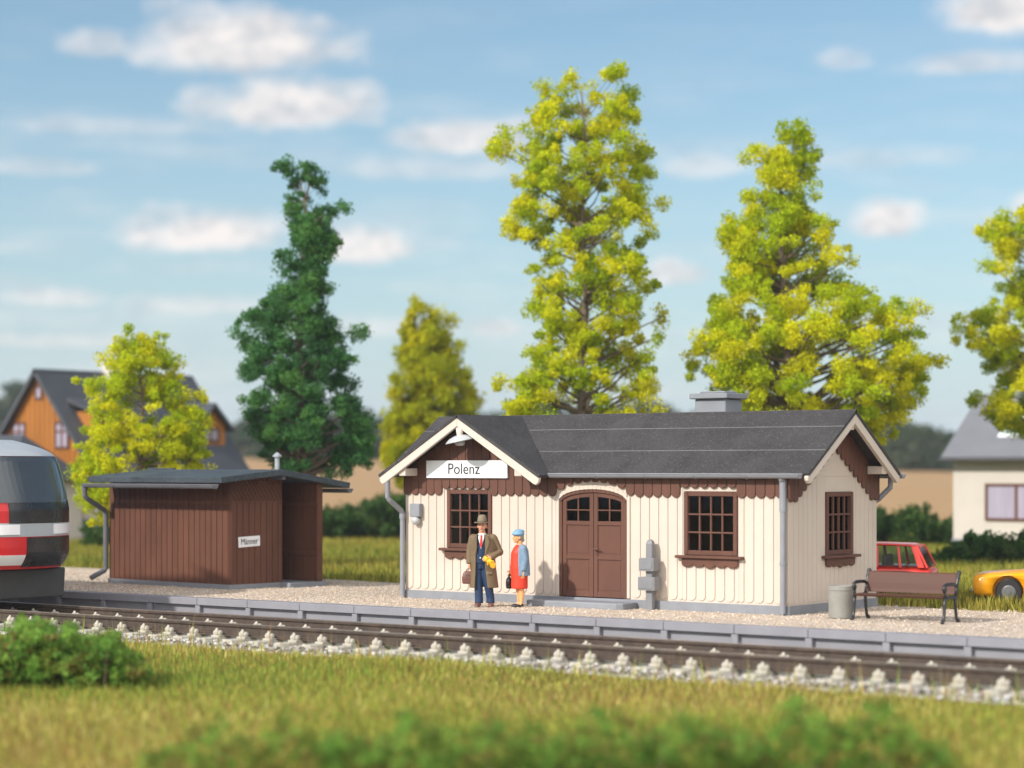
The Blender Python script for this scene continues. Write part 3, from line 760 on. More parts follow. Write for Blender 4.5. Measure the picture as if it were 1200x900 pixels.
# gutters: half round trough with rolled rim
def gutter(mb, p, q, r=0.075):
    n = 10; p, q = Vector(p), Vector(q); d = (q - p).normalized(); side = Vector((-d.y, d.x, 0))
    ring = [(math.cos(t), math.sin(t)) for t in np.linspace(PI, 2 * PI, n)]
    o = [(side * c * r + Vector((0, 0, s_ * r))) for c, s_ in ring]; i_ = [v_ * 0.86 for v_ in o[::-1]]
    poly = o + i_; vs = [p + v_ for v_ in poly] + [q + v_ for v_ in poly]; m_ = len(poly)
    mb.add(vs, [(a, (a + 1) % m_, (a + 1) % m_ + m_, a + m_) for a in range(m_)])
    for e in (p, q): mb.add([e + v_ * 0.99 for v_ in o], [tuple(range(n))])
    mb.tube([p - side * r + Vector((0, 0, 0.004)), q - side * r + Vector((0, 0, 0.004))], 0.014, 6); mb.tube([p + side * r + Vector((0, 0, 0.004)), q + side * r + Vector((0, 0, 0.004))], 0.014, 6)
    ln = (q - p).length; k = int(ln / 0.95)
    for j in range(1, k):
        c = p + d * ln * j / k; mb.tube([c + side * (math.cos(t) * r * 1.06) + Vector((0, 0, math.sin(t) * r * 1.06)) for t in np.linspace(PI, 2 * PI, 9)], 0.010, 5)
m = MB(); gutter(m, (CXG + HWG + 0.02, -0.185, 2.448), (XR - 0.12, -0.185, 2.448)); m.build('gutter', M['grey'], b)
m = MB(); gutter(m, (XL, WD + 0.185, 2.44), (XR + 0.02, WD + 0.185, 2.44)); m.build('gutter', M['grey'], b)
m = MB().tube([(-0.06, -0.17, 2.40), (-0.06, -0.15, 2.36), (-0.06, -0.10, 2.32)], 0.05, 10)
m.tube([(-0.06, -0.10, 2.36), (-0.06, -0.10, 1.80)], 0.062, 12).tube([(-0.06, -0.10, 1.82), (-0.06, -0.10, 0.03)], 0.05, 12).tube([(-0.06, -0.10, 0.92), (-0.06, -0.10, 0.87)], 0.062, 12)
m.build('downpipe', M['grey'], b, smooth=False)
m = MB().tube([(-8.80, -0.43, 2.36), (-8.80, -0.43, 1.98), (-8.775, -0.40, 1.93), (-8.70, -0.14, 1.72), (-8.695, -0.10, 1.66), (-8.695, -0.10, 0.04)], 0.052, 12)
m.tube([(-8.695, -0.10, 1.66), (-8.695, -0.10, 1.56)], 0.064, 12)
m.build('downpipe', M['grey'], b)
m = MB().tube([(0.20, WD + 0.185, 2.38), (0.20, WD + 0.17, 2.20), (-0.02, WD + 0.12, 1.98), (-0.10, WD + 0.08, 1.90), (-0.10, WD + 0.08, 0.04)], 0.05, 12); m.build('downpipe', M['grey'], b)

# ------------------------------------------------------------------ things fixed to the station
t = thing('station_sign', 'long white station name sign reading Polenz under the front gable', 'sign', (-7.09, -0.075, 2.535))
MB().box(-1.0, 1.0, -0.025, 0.02, -0.17, 0.17).build('board', M['white'], t, 0.004)
text_mesh('lettering', 'Polenz', 0.30, M['ink'], t, (-0.06, -0.029, 0.0), (PI / 2, 0, 0), 0.002, 1.0)
t = thing('gable_lamp', 'grey enamel dish lamp hanging from the front gable apex', 'lamp', (CXG + 0.06, -0.47, 3.12))
MB().loft([(0, 0, 0.21, 0.07, 0.07), (0, 0, 0.13, 0.07, 0.07), (0, 0, 0.06, 0.055, 0.055)], 14).build('mount', M['pinkish'], t, 0.008)
m = MB().loft([(0, 0, 0.075, 0.05, 0.05), (0, 0, 0.065, 0.10, 0.10), (0, 0, 0.03, 0.20, 0.20), (0, 0, -0.035, 0.285, 0.285), (0, 0, -0.055, 0.29, 0.29), (0, 0, -0.045, 0.27, 0.27), (0, 0, 0.01, 0.18, 0.18), (0, 0, 0.03, 0.10, 0.10)], 28)
o = m.build('lamp_shade', M['lampmetal'], t, smooth=True); o.rotation_euler = (R(8), R(-9), 0)
MB().loft([(0, 0, 0.02, 0.10, 0.10), (0, 0, -0.08, 0.10, 0.10), (0, 0, -0.12, 0.085, 0.085), (0, 0, -0.135, 0.04, 0.04)], 18).build('lamp_bowl', M['lampmetal'], t, smooth=True)
t = thing('alarm_bell', 'small grey box with a domed bell on the cream wall left of the first window', 'bell box', (-8.36, -0.02, 1.73))
MB().box(-0.125, 0.125, -0.12, 0.0, -0.13, 0.13).build('box', M['grey'], t, 0.015, seg=2)
MB().loft([(0, -0.07, -0.13, 0.05, 0.05), (0, -0.07, -0.17, 0.09, 0.08), (0, -0.07, -0.22, 0.095, 0.085), (0, -0.07, -0.265, 0.07, 0.06), (0, -0.07, -0.285, 0.02, 0.02)], 16).build('bell_dome', M['lampmetal'], t, smooth=True)
t = thing('meter_post', 'short grey post with two switch boxes standing between the door and the right window', 'meter post', (-2.78, -0.16, 0))
MB().loft([(0, 0, -0.01, 0.075, 0.06), (0, 0, 1.19, 0.072, 0.058), (0, 0, 1.24, 0.055, 0.045), (0, 0, 1.27, 0.02, 0.02)], 14, p=5).build('post', M['postgrey'], t, 0.004)
for (z0, z1, ww) in ((0.70, 0.93, 0.16), (0.35, 0.59, 0.18)):
    MB().box(-ww, ww, -0.14, 0.06, z0, z1).box(-ww + 0.03, ww - 0.03, -0.15, -0.14, z0 + 0.03, z1 - 0.03).build('switch_box', M['postgrey'], t, 0.014, seg=2)

# ------------------------------------------------------------------ litter bin and bench
t = thing('litter_bin', 'plain round concrete litter bin between the station corner and the bench', 'bin', (1.06, -0.07, 0))
MB().loft([(0, 0, 0, 0.195, 0.195), (0, 0, 0.015, 0.205, 0.205), (0, 0, 0.535, 0.218, 0.218), (0, 0, 0.555, 0.212, 0.212), (0, 0, 0.555, 0.185, 0.185), (0, 0, 0.12, 0.175, 0.175)], 36).build('bin_body', M['concrete'], t, 0.006)
MB().loft([(0, 0, 0.475, 0.2205, 0.2205), (0, 0, 0.485, 0.224, 0.224), (0, 0, 0.50, 0.224, 0.224), (0, 0, 0.51, 0.2205, 0.2205)], 36).build('rim_band', M['concrete'], t)
t = thing('park_bench', 'brown plank bench with black iron legs and scrolled arms facing the track', 'bench', (2.27, -0.33, 0))
HB = 0.82
s = MB().prism([(0.02, 0.405), (0.40, 0.395), (0.43, 0.42), (0.42, 0.44), (0.04, 0.445), (-0.01, 0.43)], -HB, HB, 'yz')
for y in (0.12, 0.22, 0.32): s.box(-HB, HB, y - 0.003, y + 0.003, 0.4435, 0.446)
s.build('seat', M['benchwood'], t, 0.012, seg=2)
bk = [(0.42, 0.46), (0.445, 0.52), (0.47, 0.62), (0.50, 0.72), (0.535, 0.80), (0.56, 0.815), (0.545, 0.775), (0.525, 0.72), (0.495, 0.62), (0.47, 0.52), (0.45, 0.46)]
MB().prism(bk, -HB, HB, 'yz').build('backrest', M['benchwood'], t, 0.012, seg=2)
for sx_ in (-1, 1):
    x = sx_ * (HB + 0.012)
    MB().tube([(x, 0.05, 0.42), (x, 0.035, 0.30), (x, 0.02, 0.15), (x, 0.0, 0.05), (x, -0.04, 0.02)], [0.032, 0.03, 0.026, 0.026, 0.03], 10).ball((x, -0.05, 0.028), 0.036, 10, 6).build('leg', M['iron'], t, smooth=True)
    MB().tube([(x, 0.42, 0.44), (x, 0.43, 0.30), (x, 0.455, 0.15), (x, 0.48, 0.05), (x, 0.52, 0.02)], [0.032, 0.03, 0.026, 0.026, 0.03], 10).ball((x, 0.53, 0.028), 0.036, 10, 6).build('leg', M['iron'], t, smooth=True)
    MB().tube([(x, 0.05, 0.42), (x, 0.44, 0.42)], 0.026, 8).build('seat_rail', M['iron'], t)
    MB().tube([(x, 0.44, 0.43), (x, 0.475, 0.55), (x, 0.51, 0.68), (x, 0.555, 0.80), (x, 0.575, 0.83)], [0.03, 0.03, 0.03, 0.03, 0.026], 10).ball((x, 0.57, 0.815), 0.04, 10, 6).ball((x, 0.535, 0.73), 0.042, 10, 6).build('back_post', M['iron'], t, smooth=True)
    a = MB().tube([(x, 0.49, 0.60), (x, 0.40, 0.635), (x, 0.25, 0.64), (x, 0.10, 0.635), (x, 0.03, 0.61), (x, 0.005, 0.56), (x, 0.03, 0.52), (x, 0.065, 0.535)], [0.026, 0.028, 0.03, 0.03, 0.03, 0.028, 0.026, 0.02], 10)
    a.tube([(x, 0.05, 0.53), (x, 0.055, 0.42)], 0.024, 8); a.ball((x, 0.045, 0.555), 0.04, 10, 6)
    a.build('armrest', M['iron'], t, smooth=True)

# ------------------------------------------------------------------ shed (Maenner = gents)
SR = R(-5.0)
sh = thing('lavatory_shed', 'brown boarded lavatory shed with low dark felt roof and open porch on its right end', 'shed', (-13.44, -0.10, 0), SR)
SLN, SD = 4.12, 2.32; SZ = 2.05
SRY = 1.05; ridge_z = 2.53; zf_, zb_ = 2.37, 2.24; yf, yb = -0.66, 3.02
def srz(y): return ridge_z + (zf_ - ridge_z) * (SRY - y) / (SRY - yf) if y < SRY else ridge_z + (zb_ - ridge_z) * (y - SRY) / (yb - SRY)
w = MB()
PW = 0.185
x = -SLN
while x < -0.02:                                # front boards
    x1 = min(x + PW, 0)
    w.box(x + 0.009, x1 - 0.009, -0.022, 0.0, 0.085, srz(0) - 0.125); x += PW
w.box(-SLN, 0, 0.0, 0.08, 0.08, srz(0) - 0.08)
w.box(-SLN, -SLN + 0.08, 0.081, SD - 0.081, 0.08, 2.12)   # left end
w.prism([(0.081, 0.08), (1.44, 0.08), (1.44, srz(1.44) - 0.065), (SRY, ridge_z - 0.065), (0.081, srz(0.081) - 0.065)], -0.08, 0, 'yz')
y = 0.0
while y < 1.42:                                 # end boards below the trellis
    y1 = min(y + 0.165, 1.44); w.box(0.0, 0.020, y + 0.008, y1 - 0.008, 0.085, 1.83); y += 0.165
w.box(-SLN, 0.30, SD - 0.08, SD, 0.10, srz(SD) - 0.08)    # rear wall, runs on past the porch
x = -SLN + 0.1
while x < 0.30: w.box(x + 0.006, min(x + 0.15, 0.30) - 0.006, SD - 0.096, SD - 0.08, 0.10, srz(SD) - 0.085); x += 0.15
for z in (1.72, 0.66): w.box(-1.5, 0.296, SD - 0.13, SD - 0.097, z, z + 0.10)
w.box(0.26, 0.33, SD - 0.14, SD + 0.01, 0.10, srz(SD) - 0.085)                    # end post
w.box(-1.62, -1.54, 1.36, SD - 0.1, 0.1, 2.1)             # porch inner wall
w.box(-1.54, -0.081, 1.36, 1.44, 0.1, 2.2)
w.build('wall', M['shed'], sh, 0.004)
w = MB(); st = 0.15                                      # trellis panel in the end gable
y = -0.3
for i in range(26):
    for s in (1, -1):
        a = -0.6 + i * st * 0.72; 
        p0 = Vector((a, 1.86)); d = Vector((s * 0.72, 1)).normalized()
        if s == -1: p0.x = a
        # clip each lath to the panel
        pts = []
        for k in range(60):
            q = p0 + d * (k * 0.012)
            if 0.02 < q.x < 1.42 and 1.86 <= q.y <= srz(q.x) - 0.09: pts.append(q)
        if len(pts) > 3:
            e, g = pts[0], pts[-1]; nn = Vector((-d.y, d.x)) * 0.012; off = 0.004 if s == 1 else 0.016
            w.prism([(e.x - nn.x, e.y - nn.y), (g.x - nn.x, g.y - nn.y), (g.x + nn.x, g.y + nn.y), (e.x + nn.x, e.y + nn.y)], off - 0.004, off + 0.010, 'yz')
w.box(0, 0.03, 0.005, 1.435, 1.832, 1.865)
w.build('trellis', M['shed'], sh)
f = MB().prism([(-SLN - 0.03, -0.04), (0.035, -0.04), (0.035, 1.34), (0.42, 1.30), (0.42, SD + 0.03), (-SLN - 0.03, SD + 0.03)], -0.02, 0.098, 'xy')
f.build('plinth', M['plinth'], sh, 0.01)
rf = MB(); X0, X1 = -SLN + 0.05, 0.48
rf.slab([(X0, yf, zf_), (X1, yf, zf_), (X1, SRY, ridge_z), (X0, SRY, ridge_z)], 0.125)
rf.slab([(X0, yb, zb_), (X1, yb, zb_), (X1, SRY, ridge_z - 0.0005), (X0, SRY, ridge_z - 0.0005)], 0.125)
rf.box(X0, X0 + 0.9, SRY - 0.05, SRY + 0.06, ridge_z - 0.01, ridge_z + 0.03)
roof = rf.build('roof', M['shedfelt'], sh, 0.008)
for y in (SRY + 0.1,): MB().box(-1.5, 0.40, y - 0.045, y + 0.045, ridge_z - 0.22, ridge_z - 0.122).build('rafter', M['darkgrey'], sh, 0.006)
m = MB(); gutter(m, (X0 - 0.03, yf - 0.04, zf_ - 0.165), (X1 - 0.12, yf - 0.04, zf_ - 0.165), 0.08); m.build('gutter', M['darkgrey'], sh)
m = MB(); gutter(m, (X0, yb + 0.04, zb_ - 0.15), (X1 - 0.05, yb + 0.04, zb_ - 0.15), 0.08); m.build('gutter', M['darkgrey'], sh)
xp = -SLN - 0.02
m = MB().tube([(xp, -0.68, 2.16), (xp, -0.68, 1.94), (xp + 0.01, -0.65, 1.90), (xp + 0.0, -0.14, 1.62), (xp, -0.10, 1.56), (xp, -0.10, 0.34), (xp - 0.01, -0.13, 0.28), (xp - 0.05, -0.47, 0.12)], 0.058, 12)
m.tube([(xp, -0.68, 2.18), (xp, -0.68, 2.06)], 0.07, 12)
m.build('downpipe', M['darkgrey'], sh)
m = MB().tube([(-0.35, 1.62, 2.30), (-0.35, 1.62, 2.80)], 0.055, 14).loft([(-0.35, 1.62, 2.80, 0.10, 0.10), (-0.35, 1.62, 2.83, 0.10, 0.10), (-0.35, 1.62, 2.90, 0.02, 0.02)], 14)
m.build('vent_pipe', M['galv'], roof)
t = thing('lavatory_sign', 'small white sign reading Männer on the end boards of the brown shed', 'sign', (0, 0, 0), 0)
t.location = sh.matrix_basis @ Vector((0.022, 0.46, 0.98)) if False else Matrix.Translation(sh.location) @ Matrix.Rotation(SR, 4, 'Z') @ Vector((0.020, 0.50, 1.0))
t.rotation_euler = (0, 0, SR + PI / 2)
o = MB().box(-0.30, 0.30, -0.010, 0.0, -0.11, 0.11).build('board', M['white'], t, 0.003); o.rotation_euler = (0, R(-2.5), 0)
o = text_mesh('lettering', 'Männer', 0.19, M['ink'], t, (0.0, -0.013, 0.0), (PI / 2, 0, 0), 0.002, 0.82); o.rotation_euler = (PI / 2, R(-2.5), 0)
# ------------------------------------------------------------------ grass
def blades(name, n, place, hf, wf, cols, label, lean=0.5):
    X, Y, Zg = place(n); n = len(X)
    h = hf(X, Y) * npr.uniform(0.55, 1.35, n); wd = wf * npr.uniform(0.6, 1.4, n)
    th = npr.uniform(0, 2 * PI, n); ln = npr.uniform(0, lean, n) * h; la = npr.uniform(0, 2 * PI, n)
    dx, dy = np.cos(th) * wd / 2, np.sin(th) * wd / 2
    P = np.zeros((n, 3, 3))
    P[:, 0] = np.stack([X - dx, Y - dy, Zg - 0.03], -1); P[:, 1] = np.stack([X + dx, Y + dy, Zg - 0.03], -1)
    P[:, 2] = np.stack([X + np.cos(la) * ln, Y + np.sin(la) * ln, Zg + h], -1)
    cols = np.array(cols); patch = (np.sin(X * 0.55 + 1.3 * np.sin(Y * 0.31)) + np.sin(Y * 0.62 + X * 0.23)) * 0.5
    k = np.clip(((npr.random(n) * 0.6 + 0.2 * (patch + 1)) * len(cols)).astype(int), 0, len(cols) - 1)
    c = cols[k] * npr.uniform(0.5, 1.4, (n, 1))
    o = cloud_mesh(name, P.reshape(-1, 3), 3, M['blade'], c)
    return tag(o, label, None, kind='stuff')
def fan(z0, z1, side=1.18, ymin=-1e9, ymax=1e9, pw=1.0):
    def f(n):
        Z = z0 + (z1 - z0) * npr.random(n) ** pw; t = npr.uniform(-600 * side, 600 * side, n) / FPX
        X = CAM.x + Z * (FW.x + t * RT.x); Y = CAM.y + Z * (FW.y + t * RT.y)
        lim = ymin + 0.12 * np.sin(X * 3.1) + 0.1 * np.sin(X * 7.7) if ymin > -1e8 else ymin
        if ymin > -1e8: lim = lim - 0.062 * (X + 17)
        top = ymax + 0.10 * np.sin(X * 2.3) + 0.08 * np.sin(X * 6.1)
        k = (Y > lim) & (Y < top)
        return X[k], Y[k], ground_h(X[k], Y[k])
    return f
GRASS = [(0.11, 0.20, 0.030), (0.17, 0.27, 0.036), (0.25, 0.33, 0.045), (0.34, 0.37, 0.055), (0.44, 0.41, 0.08), (0.40, 0.25, 0.07), (0.60, 0.51, 0.17), (0.33, 0.19, 0.07)]
blades('foreground_grass', 150000, fan(18.5, 45, 1.25, ymax=-7.12, pw=1.35), lambda X, Y: 0.085 + 0.03 * np.sin(X * 1.3) * np.sin(Y * 0.9) + 0.02 * np.clip((-7.6 - Y), 0, 1), 0.022, GRASS, 'yellow green static grass in front of the track')
BACKG = [(0.14, 0.19, 0.026), (0.20, 0.235, 0.031), (0.27, 0.27, 0.037), (0.34, 0.31, 0.05), (0.29, 0.22, 0.04), (0.39, 0.34, 0.07)]
blades('meadow_grass', 150000, fan(38, 96, 1.15, ymin=4.42, pw=1.4), lambda X, Y: np.full_like(X, 0.17), 0.045, BACKG, 'olive green meadow grass behind the platform')
# a few taller wisps at the ballast edge
def wisps(n):
    X = npr.uniform(-14, 13, n); Y = -7.05 + npr.normal(0, 0.22, n); return X, Y, np.full(n, -0.45)
blades('grass_wisps', 900, wisps, lambda X, Y: npr.uniform(0.08, 0.42, len(X)), 0.02, GRASS, 'single long grass stems at the edge of the ballast', 0.25)

# ------------------------------------------------------------------ foliage
def leaf_cloud(name, clumps, per_r2, size, cols, parent=None, mat='leaf', jit=0.2, flat=0.85, own=0.22):
    """clumps: (x, y, z, r) - each an uneven tuft of small leaf quads; part of the tone is shared by the tuft, part is each leaf's own"""
    Vs, Cs = [], []
    cols = np.array(cols)
    for (x, y, z, r) in clumps:
        n = max(24, int(per_r2 * r * r))
        k = npr.integers(2, 5); off = npr.normal(scale=0.42 * r, size=(k, 3)); rs = r * npr.uniform(0.45, 0.85, k)
        w = npr.integers(0, k, n)
        d = npr.normal(size=(n, 3)); d /= np.linalg.norm(d, axis=1)[:, None]
        p = d * (rs[w] * npr.random(n) ** 0.45 * npr.uniform(0.85, 1.25, n))[:, None] + off[w]
        p[:, 2] *= flat; p += (x, y, z)
        nrm = d * 0.5 + npr.normal(scale=0.6, size=(n, 3)); nrm /= np.linalg.norm(nrm, axis=1)[:, None]
        a = np.cross(nrm, npr.normal(size=(n, 3))); a /= np.linalg.norm(a, axis=1)[:, None]; bb = np.cross(nrm, a)
        s = size * npr.uniform(0.5, 1.4, n)[:, None]
        Vs.append(np.stack([p - a * s - bb * s * .5, p + a * s - bb * s * .6, p + a * s * .6 + bb * s * .6, p - a * s * .8 + bb * s * .5], 1).reshape(-1, 3))
        base = cols[npr.integers(0, len(cols))]; mine = cols[npr.integers(0, len(cols), n)]
        Cs.append((base[None] * (1 - own) + mine * own) * npr.uniform(1 - jit, 1 + jit, (n, 1)))
    return cloud_mesh(name, np.concatenate(Vs), 4, M[mat], np.concatenate(Cs), parent)
LIME = [(0.42, 0.51, 0.008), (0.56, 0.61, 0.008), (0.68, 0.67, 0.010), (0.33, 0.45, 0.010), (0.62, 0.59, 0.008), (0.76, 0.72, 0.014), (0.46, 0.56, 0.012)]
FOREST = [(0.060, 0.18, 0.054), (0.085, 0.23, 0.062), (0.105, 0.26, 0.068), (0.046, 0.14, 0.045), (0.13, 0.29, 0.065)]
OLIVE = [(0.40, 0.42, 0.008), (0.52, 0.50, 0.008), (0.60, 0.55, 0.010), (0.34, 0.38, 0.008)]
def tree(name, label, cat, trunk_px, Z, outline, cols, n_clumps, r_rng, leaf, per_r2, seed, extra=(), depth=0.75, ground=-0.06, trunk_r=0.16, gap=0.0, spur=0, lean=0.0):
    """outline: (picture y, left x, right x) rows of the crown's silhouette at distance Z, from the top down; the crown is as deep as it is wide."""
    rr = random.Random(seed)
    ppm = FPX / Z
    base = pixel(trunk_px, 548, Z); base.z = ground
    t = thing(name, label, cat, base, 0, None)
    rows = sorted(outline)
    def at(y):
        for (a, b) in zip(rows, rows[1:]):
            if a[0] <= y <= b[0]:
                f = (y - a[0]) / max(1e-6, b[0] - a[0]); return a[1] + (b[1] - a[1]) * f, a[2] + (b[2] - a[2]) * f
        return (rows[0][1:] if y < rows[0][0] else rows[-1][1:])
    hy = lambda y: CAM.z - (y - 548.56) / ppm - ground
    clumps = []
    y0, y1 = rows[0][0], rows[-1][0]
    ws = [(y, at(y)[1] - at(y)[0]) for y in np.linspace(y0, y1, 60)]
    tries = 0
    while len(clumps) < n_clumps and tries < 6000:
        tries += 1
        y = rr.choices([q[0] for q in ws], [q[1] + 12 for q in ws])[0] + rr.uniform(-4, 4)
        l, r_ = at(y); half = (r_ - l) / 2 / ppm; mid = ((l + r_) / 2 - trunk_px) / ppm
        rad = rr.uniform(*r_rng) * (0.75 if half < 0.8 else 1)
        hw = max(0.02, half - rad * 0.75)
        ang = rr.uniform(0, 2 * PI); q = math.sqrt(rr.random()) if rr.random() < 0.35 else rr.uniform(0.72, 1.0)
        u = math.cos(ang) * q * hw; v = math.sin(ang) * q * hw * depth
        p = RT * (mid + u) + FW * v; z = hy(y) - rad * 0.2
        if any((p.x - c[0]) ** 2 + (p.y - c[1]) ** 2 + (z - c[2]) ** 2 < (gap * (rad + c[3])) ** 2 for c in clumps): continue
        clumps.append((p.x, p.y, z, rad))
    for (x, y, rp) in extra:
        p = RT * ((x - trunk_px) / ppm) + FW * rr.uniform(-0.3, 0.3); clumps.append((p.x, p.y, hy(y), rp / ppm))
    leaf_cloud('crown', clumps, per_r2, leaf, cols, t)
    # trunk and limbs: the limbs reach into the clumps
    top = hy(y0) - 0.5
    mb = MB(); k = 12
    ax = lambda z: RT * ((( (at(548.56 + (CAM.z - ground - z) * ppm)[0] + at(548.56 + (CAM.z - ground - z) * ppm)[1]) / 2 - trunk_px) / ppm) * min(1, max(0, z / top)) * 0.55)
    pts = []; rs = []
    for i in range(k + 1):
        z = top * i / k; a = ax(z) if z > 0.4 * top else Vector((0, 0, 0)) + ax(z) * (z / (0.4 * top))
        pts.append(a + Vector((0.05 * math.sin(i * 1.7 + seed), 0.05 * math.cos(i * 1.3), z))); rs.append(trunk_r * (1 - 0.85 * i / k) * (1.35 if i == 0 else 1))
    mb.tube(pts, rs, 9)
    for (x, y, z, r_) in clumps:
        if rr.random() > 0.4: continue
        zs = max(0.15 * top, min(top * 0.95, z - rr.uniform(0.3, 0.9) * (0.5 + math.hypot(x, y) * 0.5)))
        i = min(k - 1, int(zs / top * k)); s0 = pts[i].lerp(pts[i + 1], zs / top * k - i); e = Vector((x, y, z))
        m_ = s0.lerp(e, 0.5) + Vector((rr.uniform(-.1, .1), rr.uniform(-.1, .1), -0.08))
        r0 = rs[i] * 0.45
        mb.tube([s0, m_, e], [r0, r0 * 0.65, r0 * 0.25], 5, cap=False)
    mb.build('trunk', M['bark'], t, smooth=True)
    return t
tree('lime_green_tree', 'tall narrow lime green tree rising behind the middle of the station roof', 'tree', 683, 56,
     [(84, 640, 742), (110, 622, 748), (150, 612, 762), (200, 600, 768), (235, 590, 772), (280, 588, 780), (320, 612, 782), (355, 616, 768), (380, 612, 760), (420, 606, 772), (450, 588, 768), (485, 576, 764), (540, 580, 760), (570, 610, 740)],
     LIME, 410, (0.16, 0.44), 0.031, 4000, 3, extra=[(588, 166, 22), (578, 174, 14), (600, 157, 15), (607, 212, 10), (598, 262, 14), (722, 100, 20), (640, 105, 14), (776, 372, 14), (770, 395, 12), (584, 445, 14)], gap=0.16, trunk_r=0.15)
tree('spreading_lime_tree', 'wide spreading lime green tree behind the chimney end of the station', 'tree', 912, 56,
     [(152, 905, 950), (175, 882, 962), (215, 884, 962), (240, 868, 950), (262, 838, 985), (285, 836, 1000), (310, 842, 985), (330, 832, 1015), (360, 822, 1058), (385, 805, 1082), (410, 800, 1096), (440, 802, 1100), (462, 812, 1098), (490, 850, 1060), (520, 880, 1050), (545, 890, 1000)],
     LIME, 420, (0.17, 0.48), 0.031, 4000, 5, extra=[(882, 180, 16), (950, 165, 18), (1000, 300, 14), (1072, 360, 16), (1090, 425, 16), (1046, 490, 18), (1040, 470, 20)], gap=0.17, trunk_r=0.19)
tree('dark_green_tree', 'tall dark green tree with ragged crown behind the brown shed', 'tree', 352, 58,
     [(190, 322, 378), (215, 328, 382), (240, 332, 398), (275, 324, 402), (310, 320, 398), (345, 312, 388), (368, 290, 392), (400, 272, 420), (430, 276, 430), (460, 278, 426), (490, 280, 438), (520, 296, 442), (545, 318, 432)],
     FOREST, 330, (0.16, 0.42), 0.030, 4000, 8, extra=[(326, 196, 9), (392, 243, 14), (282, 392, 16), (424, 392, 18), (276, 375, 8), (424, 500, 24), (405, 535, 22), (300, 375, 16)], gap=0.16, trunk_r=0.15)
tree('small_lime_tree', 'small bushy lime green tree behind the left end of the brown shed', 'tree', 165, 56,
     [(390, 135, 195), (410, 116, 208), (440, 98, 215), (465, 100, 232), (490, 110, 248), (515, 88, 246), (540, 78, 248), (560, 76, 246), (585, 82, 240), (605, 95, 225)],
     LIME, 230, (0.15, 0.40), 0.030, 4000, 9, extra=[(90, 446, 8), (104, 462, 16), (236, 468, 14), (240, 490, 14), (120, 590, 16)], gap=0.16, trunk_r=0.10)
tree('olive_tree', 'blurred olive yellow tree in the distance between the dark tree and the station gable', 'tree', 503, 76,
     [(358, 470, 510), (385, 462, 530), (415, 468, 534), (440, 450, 562), (470, 446, 566), (500, 448, 562), (530, 440, 556), (560, 450, 550)],
     OLIVE, 170, (0.22, 0.6), 0.055, 1600, 12, gap=0.16, trunk_r=0.16)
tree('right_edge_lime_tree', 'lime green tree cut off by the right edge, in front of the pale house', 'tree', 1262, 60,
     [(200, 1205, 1300), (235, 1180, 1320), (262, 1140, 1330), (285, 1160, 1340), (310, 1140, 1350), (340, 1165, 1360), (375, 1112, 1380), (400, 1118, 1390), (425, 1165, 1400), (450, 1138, 1400), (480, 1134, 1390), (498, 1160, 1370)],
     LIME, 330, (0.18, 0.48), 0.034, 3400, 15, extra=[(1120, 380, 12), (1122, 398, 9), (1160, 262, 14), (1140, 460, 16), (1150, 370, 14), (1160, 312, 16)], gap=0.17, trunk_r=0.17)

def bush(name, label, cat, spans, cols, n, r_rng, leaf, per_r2, seed, ground=0.0, group=None):
    """spans: (x0, x1, Z, height, depth) - a low mass of leaf clumps standing on the ground"""
    rr = random.Random(seed); c0 = pixel((spans[0][0] + spans[0][1]) / 2, 548, spans[0][2]); c0.z = ground
    t = thing(name, label, cat, c0, 0, group); cl = []
    for (xa, xb, Z, h, dp) in spans:
        for _ in range(n):
            u = rr.random(); x = xa + (xb - xa) * u; z_ = Z + rr.uniform(-dp, dp)
            env = h * (0.55 + 0.45 * math.sin(PI * min(1, max(0, u))) ** 0.6) * (0.8 + 0.2 * math.sin(u * 17 + seed))
            r_ = rr.uniform(*r_rng); p = pixel(x, 548, z_) - c0; zz = max(r_ * 0.5, min(env - r_ * 0.8, rr.random() ** 0.7 * env))
            cl.append((p.x, p.y, zz, r_))
    leaf_cloud('foliage', cl, per_r2, leaf, cols, t)
    for (x, y, z, r_) in cl[::max(6, len(cl) // 8)]: MB().tube([(x * 0.95, y * 0.95, -0.1), (x, y, z)], [0.012, 0.006], 5).build('stem', M['bark'], t)
    return t
HEDGE = [(0.045, 0.10, 0.022), (0.06, 0.13, 0.026), (0.08, 0.15, 0.030), (0.05, 0.11, 0.028), (0.09, 0.14, 0.03)]
bush('hedge', 'dark green hedge across the meadow between the shed and the station', 'hedge', [(360, 560, 80, 1.75, 0.8), (405, 560, 80, 1.9, 0.8)], HEDGE, 60, (0.35, 0.6), 0.07, 900, 21)
bush('hedge', 'long dark green hedge at the foot of the pale house on the right', 'hedge', [(960, 1130, 74, 1.35, 0.7), (1090, 1290, 74, 1.5, 0.7)], HEDGE, 60, (0.35, 0.55), 0.07, 900, 22)
bush('shrub', 'low dark shrub on the meadow above the yellow car', 'shrub', [(1105, 1290, 60, 0.95, 0.6)], HEDGE, 60, (0.25, 0.42), 0.06, 1300, 23)
bush('shrub', 'small dark green shrub left of the shed downpipe below the white house wall', 'shrub', [(98, 150, 72, 0.85, 0.6)], HEDGE, 26, (0.2, 0.4), 0.06, 1300, 24)
FGB = [(0.14, 0.30, 0.05), (0.21, 0.40, 0.065), (0.30, 0.50, 0.085), (0.13, 0.22, 0.035), (0.26, 0.29, 0.05), (0.27, 0.20, 0.06)]
bush('grassy_bush', 'rounded green bush on the grass at the left edge before the track', 'bush', [(-60, 165, 30.5, 0.82, 0.8), (-40, 110, 30.5, 0.92, 0.8)], FGB, 420, (0.08, 0.16), 0.022, 5200, 25, ground=-0.42)
